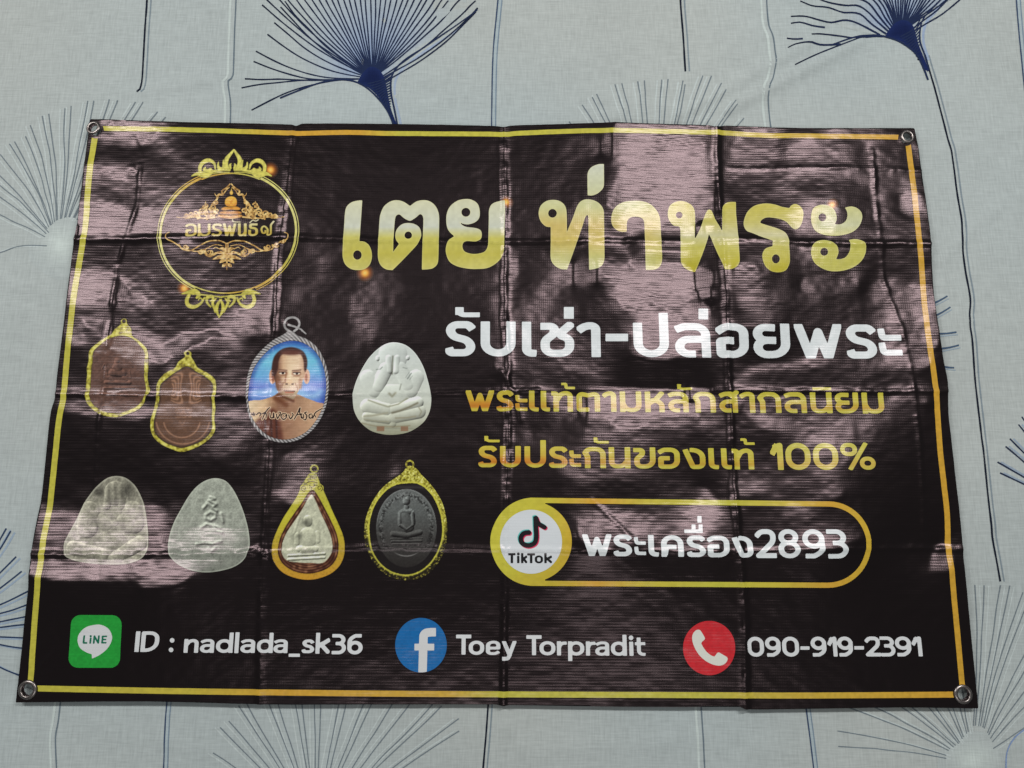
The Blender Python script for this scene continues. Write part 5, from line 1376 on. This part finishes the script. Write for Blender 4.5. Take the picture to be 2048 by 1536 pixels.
# 5 and 6: grey pebble shaped amulets, front and back
z7 = lambda pts: [((p[0] / 5.12 + 120, p[1] / 5.12 + 930) + tuple(p[2:])) for p in pts]
o5 = z7([(570, 112), (480, 135), (390, 205), (300, 310), (230, 420), (165, 560), (90, 700), (45, 790), (38, 880), (70, 945), (170, 985), (320, 1010), (520, 1020), (700, 1010), (830, 960), (895, 870), (905, 720), (890, 560), (865, 420), (820, 300), (760, 200), (670, 130)])
def C7(*v):
    return [(a / 5.12 + 120, b / 5.12 + 930, c / 5.12 + 120, d / 5.12 + 930, r / 5.12, h) for a, b, c, d, r, h in v]
A5 = C7((570, 280, 570, 300, 120, 6), (500, 260, 480, 420, 40, 5.5), (600, 260, 640, 420, 40, 5.5), (300, 480, 280, 640, 110, 8), (740, 470, 760, 600, 105, 8), (400, 560, 480, 620, 70, 5), (640, 560, 700, 640, 60, 6), (480, 620, 560, 600, 40, 4), (140, 850, 430, 930, 76, 7), (600, 930, 820, 800, 76, 7), (540, 700, 560, 800, 110, 4), (200, 960, 760, 980, 50, 4))
def col5(px, py, d):
    s, h = shade(px, py, A5, k=.62, base=1.4)
    x, y = (px - 120) * 5.12, (py - 930) * 5.12
    n = 1 + .16 * vnoise(px / 2.2, py / 2.6, 57) + .13 * vnoise(px / 7, py / 7, 58)
    c = np.array([134, 132, 117]) * (s * n)[:, None]
    fing = (.5 + .5 * np.sin(x / 11)) * np.exp(-(((x - 560) / 150) ** 2 + ((y - 290) / 90) ** 2))
    c = c * (1 - .28 * fing[:, None])
    dk = np.exp(-(((x - 700) / 60) ** 2 + ((y - 230) / 70) ** 2)) + np.exp(-(((x - 400) / 60) ** 2 + ((y - 280) / 50) ** 2))
    c = c * (1 - .4 * dk[:, None])
    e = np.exp(-((d + 1.6) / 1.3) ** 2)[:, None]
    c = c * (1 - .6 * e) + np.array([186, 186, 168]) * .6 * e
    return ink(np.clip(c, 0, 240))
printed('amulet_picture', Shape().poly(smooth_pts(o5, 4)), col5, banner, .0003, .0009, label='grey pebble shaped amulet with a figure covering its face')
o6 = z7([(1600, 135), (1500, 155), (1400, 220), (1310, 330), (1240, 450), (1170, 580), (1120, 720), (1105, 840), (1130, 940), (1210, 1020), (1350, 1080), (1490, 1100), (1640, 1085), (1790, 1040), (1890, 960), (1940, 840), (1935, 700), (1905, 560), (1850, 400), (1780, 260), (1700, 165)])
def col6(px, py, d):
    x, y = (px - 120) * 5.12, (py - 930) * 5.12
    H = lambda x, y: -sum_marks(x, y)
    n = 1 + .12 * vnoise(px / 1.9, py / 1.9, 63) + .09 * vnoise(px / 7, py / 7, 64)
    c = np.array([142, 147, 135]) * n[:, None]
    g = (sum_marks(x + 5, y + 8) - sum_marks(x - 5, y - 8))
    c = c * np.clip(1 + .62 * g, .35, 1.4)[:, None]
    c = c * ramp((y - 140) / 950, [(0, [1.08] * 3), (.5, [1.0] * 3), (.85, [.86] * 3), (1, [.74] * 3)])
    e = np.exp(-((d + 1.2) / 1.2) ** 2)[:, None]
    c = c * (1 - .6 * e) + np.array([186, 192, 176]) * .6 * e
    return ink(np.clip(c, 0, 240))
MARKS = [[(1540, 330), (1585, 345), (1530, 365), (1590, 400)], [(1470, 440), (1510, 395), (1560, 430), (1600, 400), (1560, 440), (1600, 470)], [(1500, 505), (1540, 480), (1590, 500), (1590, 540), (1540, 568), (1495, 545), (1490, 510)], [(1450, 640), (1500, 605), (1560, 620), (1600, 680), (1660, 690)], [(1580, 620), (1640, 650)], [(1400, 812), (1480, 795), (1560, 810), (1650, 780)], [(1520, 850), (1550, 885), (1590, 850)], [(1650, 500), (1670, 580)]]
def sum_marks(x, y):
    D = np.full(x.shape, 1e3)
    for st in MARKS:
        for a, b in zip(st[:-1], st[1:]): D = np.minimum(D, d_seg(x, y, a, b))
    return np.exp(-(D / 15) ** 2)
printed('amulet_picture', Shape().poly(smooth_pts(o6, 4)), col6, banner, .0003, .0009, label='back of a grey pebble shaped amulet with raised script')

# 7: drop shaped amulet in a gold case
z8 = lambda pts: [((p[0] / 5.12 + 530, p[1] / 5.12 + 910) + tuple(p[2:])) for p in pts]
o7 = z8([(495, 185), (455, 190), (400, 270), (360, 350), (330, 420), (270, 520), (190, 640), (120, 780), (75, 910), (75, 1040), (120, 1140), (200, 1215), (320, 1262), (440, 1278), (560, 1262), (690, 1205), (780, 1110), (818, 980), (805, 840), (760, 720), (700, 590), (640, 450), (600, 360), (560, 270), (530, 195)])
i7 = z8([(478, 360), (440, 395), (380, 490), (300, 600), (220, 720), (160, 840), (135, 950), (145, 1050), (200, 1130), (300, 1190), (430, 1215), (560, 1195), (670, 1140), (735, 1050), (755, 940), (735, 810), (680, 680), (610, 540), (545, 420), (505, 365)])
c7 = z8([(480, 405), (440, 450), (380, 560), (300, 680), (220, 800), (180, 900), (172, 980), (190, 1045), (240, 1085), (340, 1100), (470, 1105), (590, 1105), (660, 1040), (692, 960), (680, 850), (640, 740), (570, 590), (520, 470)])
c7p = smooth_pts(c7, 4)
def C8(*v):
    return [(a / 5.12 + 530, b / 5.12 + 910, c / 5.12 + 530, d / 5.12 + 910, r / 5.12, h) for a, b, c, d, r, h in v]
A7 = C8((440, 660, 440, 690, 46, 3.6), (440, 830, 440, 860, 95, 3.6), (350, 960, 520, 960, 34, 3.0), (380, 990, 480, 995, 24, 3), (240, 1030, 610, 1010, 14, 3), (240, 1070, 610, 1050, 14, 3), (330, 820, 330, 900, 30, 2.6), (540, 800, 540, 880, 30, 2.4), (350, 640, 300, 800, 20, 1.6), (520, 600, 600, 780, 20, 1.6))
def col7(px, py, d):
    dc = sd_poly(px, py, c7p)
    s, h = shade(px, py, A7, k=.75, base=1.0)
    x, y = (px - 530) * 5.12, (py - 910) * 5.12
    n = 1 + .09 * vnoise(px / 2, py / 2, 65) + .07 * vnoise(px / 7, py / 7, 66)
    c = np.array([180, 182, 158]) * (s * n)[:, None]
    dk = np.exp(-(((x - 420) / 40) ** 2 + ((y - 690) / 36) ** 2)) + .8 * np.exp(-(((x - 360) / 24) ** 2 + ((y - 840) / 50) ** 2)) + .8 * np.exp(-(((x - 440) / 80) ** 2 + ((y - 988) / 9) ** 2)) + .5 * np.exp(-(((x - 300) / 30) ** 2 + ((y - 850) / 50) ** 2))
    c = c * (1 - .5 * np.clip(dk, 0, 1))[:, None]
    lacq = ramp(vnoise(px / 6, py / 9, 67) * .5 + .5 + .35 * np.sin(d * 1.2), [(-.4, [38, 18, 12]), (.5, [74, 40, 26]), (1.3, [150, 108, 80])])
    a = sm(-dc / 1.2 + .5)[:, None]
    return ink(np.clip(lacq * (1 - a) + c * a, 0, 240))
p7 = printed('amulet_picture', Shape().poly(smooth_pts(i7, 4)), col7, banner, .0003, .0008, label='pale drop shaped amulet in a pointed gold case')
def case7(px, py, d):
    c0 = ramp((py - 950) / 210 + (575 + 45 - px) / 300 * 0, [(0, [168, 164, 72]), (.4, [184, 178, 52]), (.75, [176, 146, 46]), (1, [190, 140, 44])])
    n = vnoise(px / 2.0, py / 2.0, 83) + .5 * vnoise(px / 4, py / 4, 84)
    top = sm((985 - py) / 14)
    k = .78 + .22 * sm(-d / 1.4) - (.10 + .34 * top) * (n > .45)
    return ink(np.clip(c0 * k[:, None], 0, 240))
f7 = rim_shape(o7, i7)
f7.p += Shape().stroke(np.array([(z8([(505, 142)])[0][0] + 7.2 * math.cos(a), z8([(505, 142)])[0][1] + 7.2 * math.sin(a)) for a in np.linspace(0, 2 * math.pi, 25)[:-1]]), 3.6, 'round', True).p
for q in ((400, 338), (562, 338)):
    f7.ell(*z8([q])[0], 8.0); 
printed('gold_case', f7, case7, p7, .0005, .0008)
cr7 = Shape()
for q, fl in (((400, 340), 1), ((562, 340), -1)):
    cx, cy = z8([q])[0]
    t = np.linspace(0, 1, 20); a = 1.2 + fl * 8 * t; rr = 6.4 * (1 - .8 * t)
    cr7.taper(np.stack([cx + rr * np.cos(a), cy + rr * np.sin(a)], 1), 1.3, 1)
for pts in ([(440, 250), (480, 230), (520, 250)], [(420, 290), (480, 270), (540, 290)], [(470, 215), (500, 225)], [(455, 310), (482, 330), (510, 310)]):
    cr7.taper(smooth_pts(z8(pts), 4, False), 1.6, 1.2)
printed('carved_ornament', cr7, [84, 70, 26], p7, .0007, .0007)

# 8: dark oval medal in a gold case
o8 = z8([(1480, 110), (1440, 140), (1400, 190), (1320, 245), (1230, 310), (1150, 400), (1080, 520), (1035, 640), (1015, 770), (1025, 900), (1070, 1030), (1150, 1150), (1260, 1235), (1400, 1278), (1540, 1272), (1670, 1215), (1770, 1110), (1840, 970), (1870, 800), (1855, 640), (1820, 500), (1750, 370), (1670, 270), (1600, 200), (1550, 140)])
i8 = z8([(1470, 290), (1350, 305), (1250, 360), (1160, 460), (1100, 580), (1072, 720), (1078, 860), (1110, 990), (1180, 1100), (1280, 1180), (1410, 1220), (1540, 1205), (1660, 1130), (1750, 1010), (1805, 860), (1812, 710), (1780, 560), (1720, 430), (1640, 340), (1560, 295)])
m8 = (1448 / 5.12 + 530, 750 / 5.12 + 910, 308 / 5.12, 400 / 5.12)
A8 = C8((1448, 462, 1448, 480, 36, 6), (1448, 530, 1448, 560, 24, 3), (1410, 580, 1486, 580, 28, 4.4), (1430, 620, 1466, 735, 60, 4.6), (1386, 590, 1380, 700, 20, 4.6), (1510, 590, 1518, 700, 20, 4.6), (1384, 716, 1450, 762, 17, 5.4), (1514, 716, 1450, 762, 17, 5.4), (1312, 806, 1440, 826, 28, 5), (1586, 792, 1460, 826, 28, 5), (1300, 884, 1600, 880, 12, 3.2), (1310, 914, 1590, 912, 9, 2.8), (1290, 858, 1610, 853, 7, 2.2))
def col8(px, py, d):
    x, y = (px - 530) * 5.12, (py - 910) * 5.12
    dm = sd_ell(px, py, *m8)
    s, h = shade(px, py, A8, k=1.1, base=0.0)
    base = ramp((y - 350) / 800, [(0, [96, 100, 98]), (.3, [84, 88, 86]), (.6, [58, 58, 56]), (1, [36, 34, 32])])
    c = base * s[:, None] * (1 + .12 * vnoise(px / 2.2, py / 2.2, 68))[:, None]
    # ring of script round the figure
    rr = np.hypot((x - 1448) / 1.0, (y - 740) / 1.26)
    scr = np.exp(-((rr - 262) / 22) ** 2) * (vnoise(px / 2.0, py / 2.4, 69) > .12) * (y < 960)
    c = c * (1 - .55 * scr[:, None]) + 30 * (np.exp(-((rr - 262) / 22) ** 2) * (vnoise(px / 2.0 + .4, py / 2.4 + .4, 69) < -.3) * (y < 960))[:, None]
    for r0, yy in ((232, 800), (196, 840)):
        ln = np.exp(-((np.hypot(x - 1448, (y - yy)) - r0) / 5) ** 2) * sm((y - 980) / 60)
        c = c + 46 * ln[:, None]
    edge = np.exp(-(dm / 1.1) ** 2)[:, None] * sm((900 - y) / 300)[:, None]
    c = c + 50 * edge
    out = np.array([20, 18, 18]) + 26 * np.exp(-((y - 330) / 20) ** 2)[:, None]
    a = sm(-dm / 1.2 + .5)[:, None]
    return ink(np.clip(out * (1 - a) + c * a, 8, 240))
p8 = printed('amulet_picture', Shape().poly(smooth_pts(i8, 4)), col8, banner, .0003, .0008, label='dark oval medal of a seated figure in a carved gold case')
def case8(px, py, d):
    x, y = (px - 530) * 5.12, (py - 910) * 5.12
    n = vnoise(px / 2.6, py / 2.6, 85) + .6 * vnoise(px / 1.5, py / 1.5, 86)
    dark = sm((np.hypot((x - 1440) / 1.0, (y - 640) / 1.18) - 395) / 60) * sm((y - 300) / 200)
    c = ramp(n, [(-1.2, [56, 48, 14]), (-.3, [140, 132, 40]), (.4, [182, 178, 70]), (1.2, [220, 218, 150])])
    c2 = ramp(n, [(-1.2, [14, 12, 10]), (.3, [40, 36, 16]), (.7, [130, 122, 44]), (1.3, [190, 184, 90])])
    w = dark[:, None]
    inner = np.exp(-((sd_poly(px, py, i8p) - 2.0) / 1.7) ** 2)[:, None]
    c = c * (1 - w) + c2 * w
    c = c * (1 - inner) + np.array([190, 186, 70]) * inner
    return ink(np.clip(c, 6, 240))
i8p = smooth_pts(i8, 4)
f8 = rim_shape(o8, i8)
cx, cy = z8([(1483, 97)])[0]
f8.p += Shape().stroke(np.array([(cx + 7.2 * math.cos(a), cy + 7.4 * math.sin(a)) for a in np.linspace(0, 2 * math.pi, 25)[:-1]]), 3.6, 'round', True).p
printed('gold_case', f8, case8, p8, .0005, .0008)
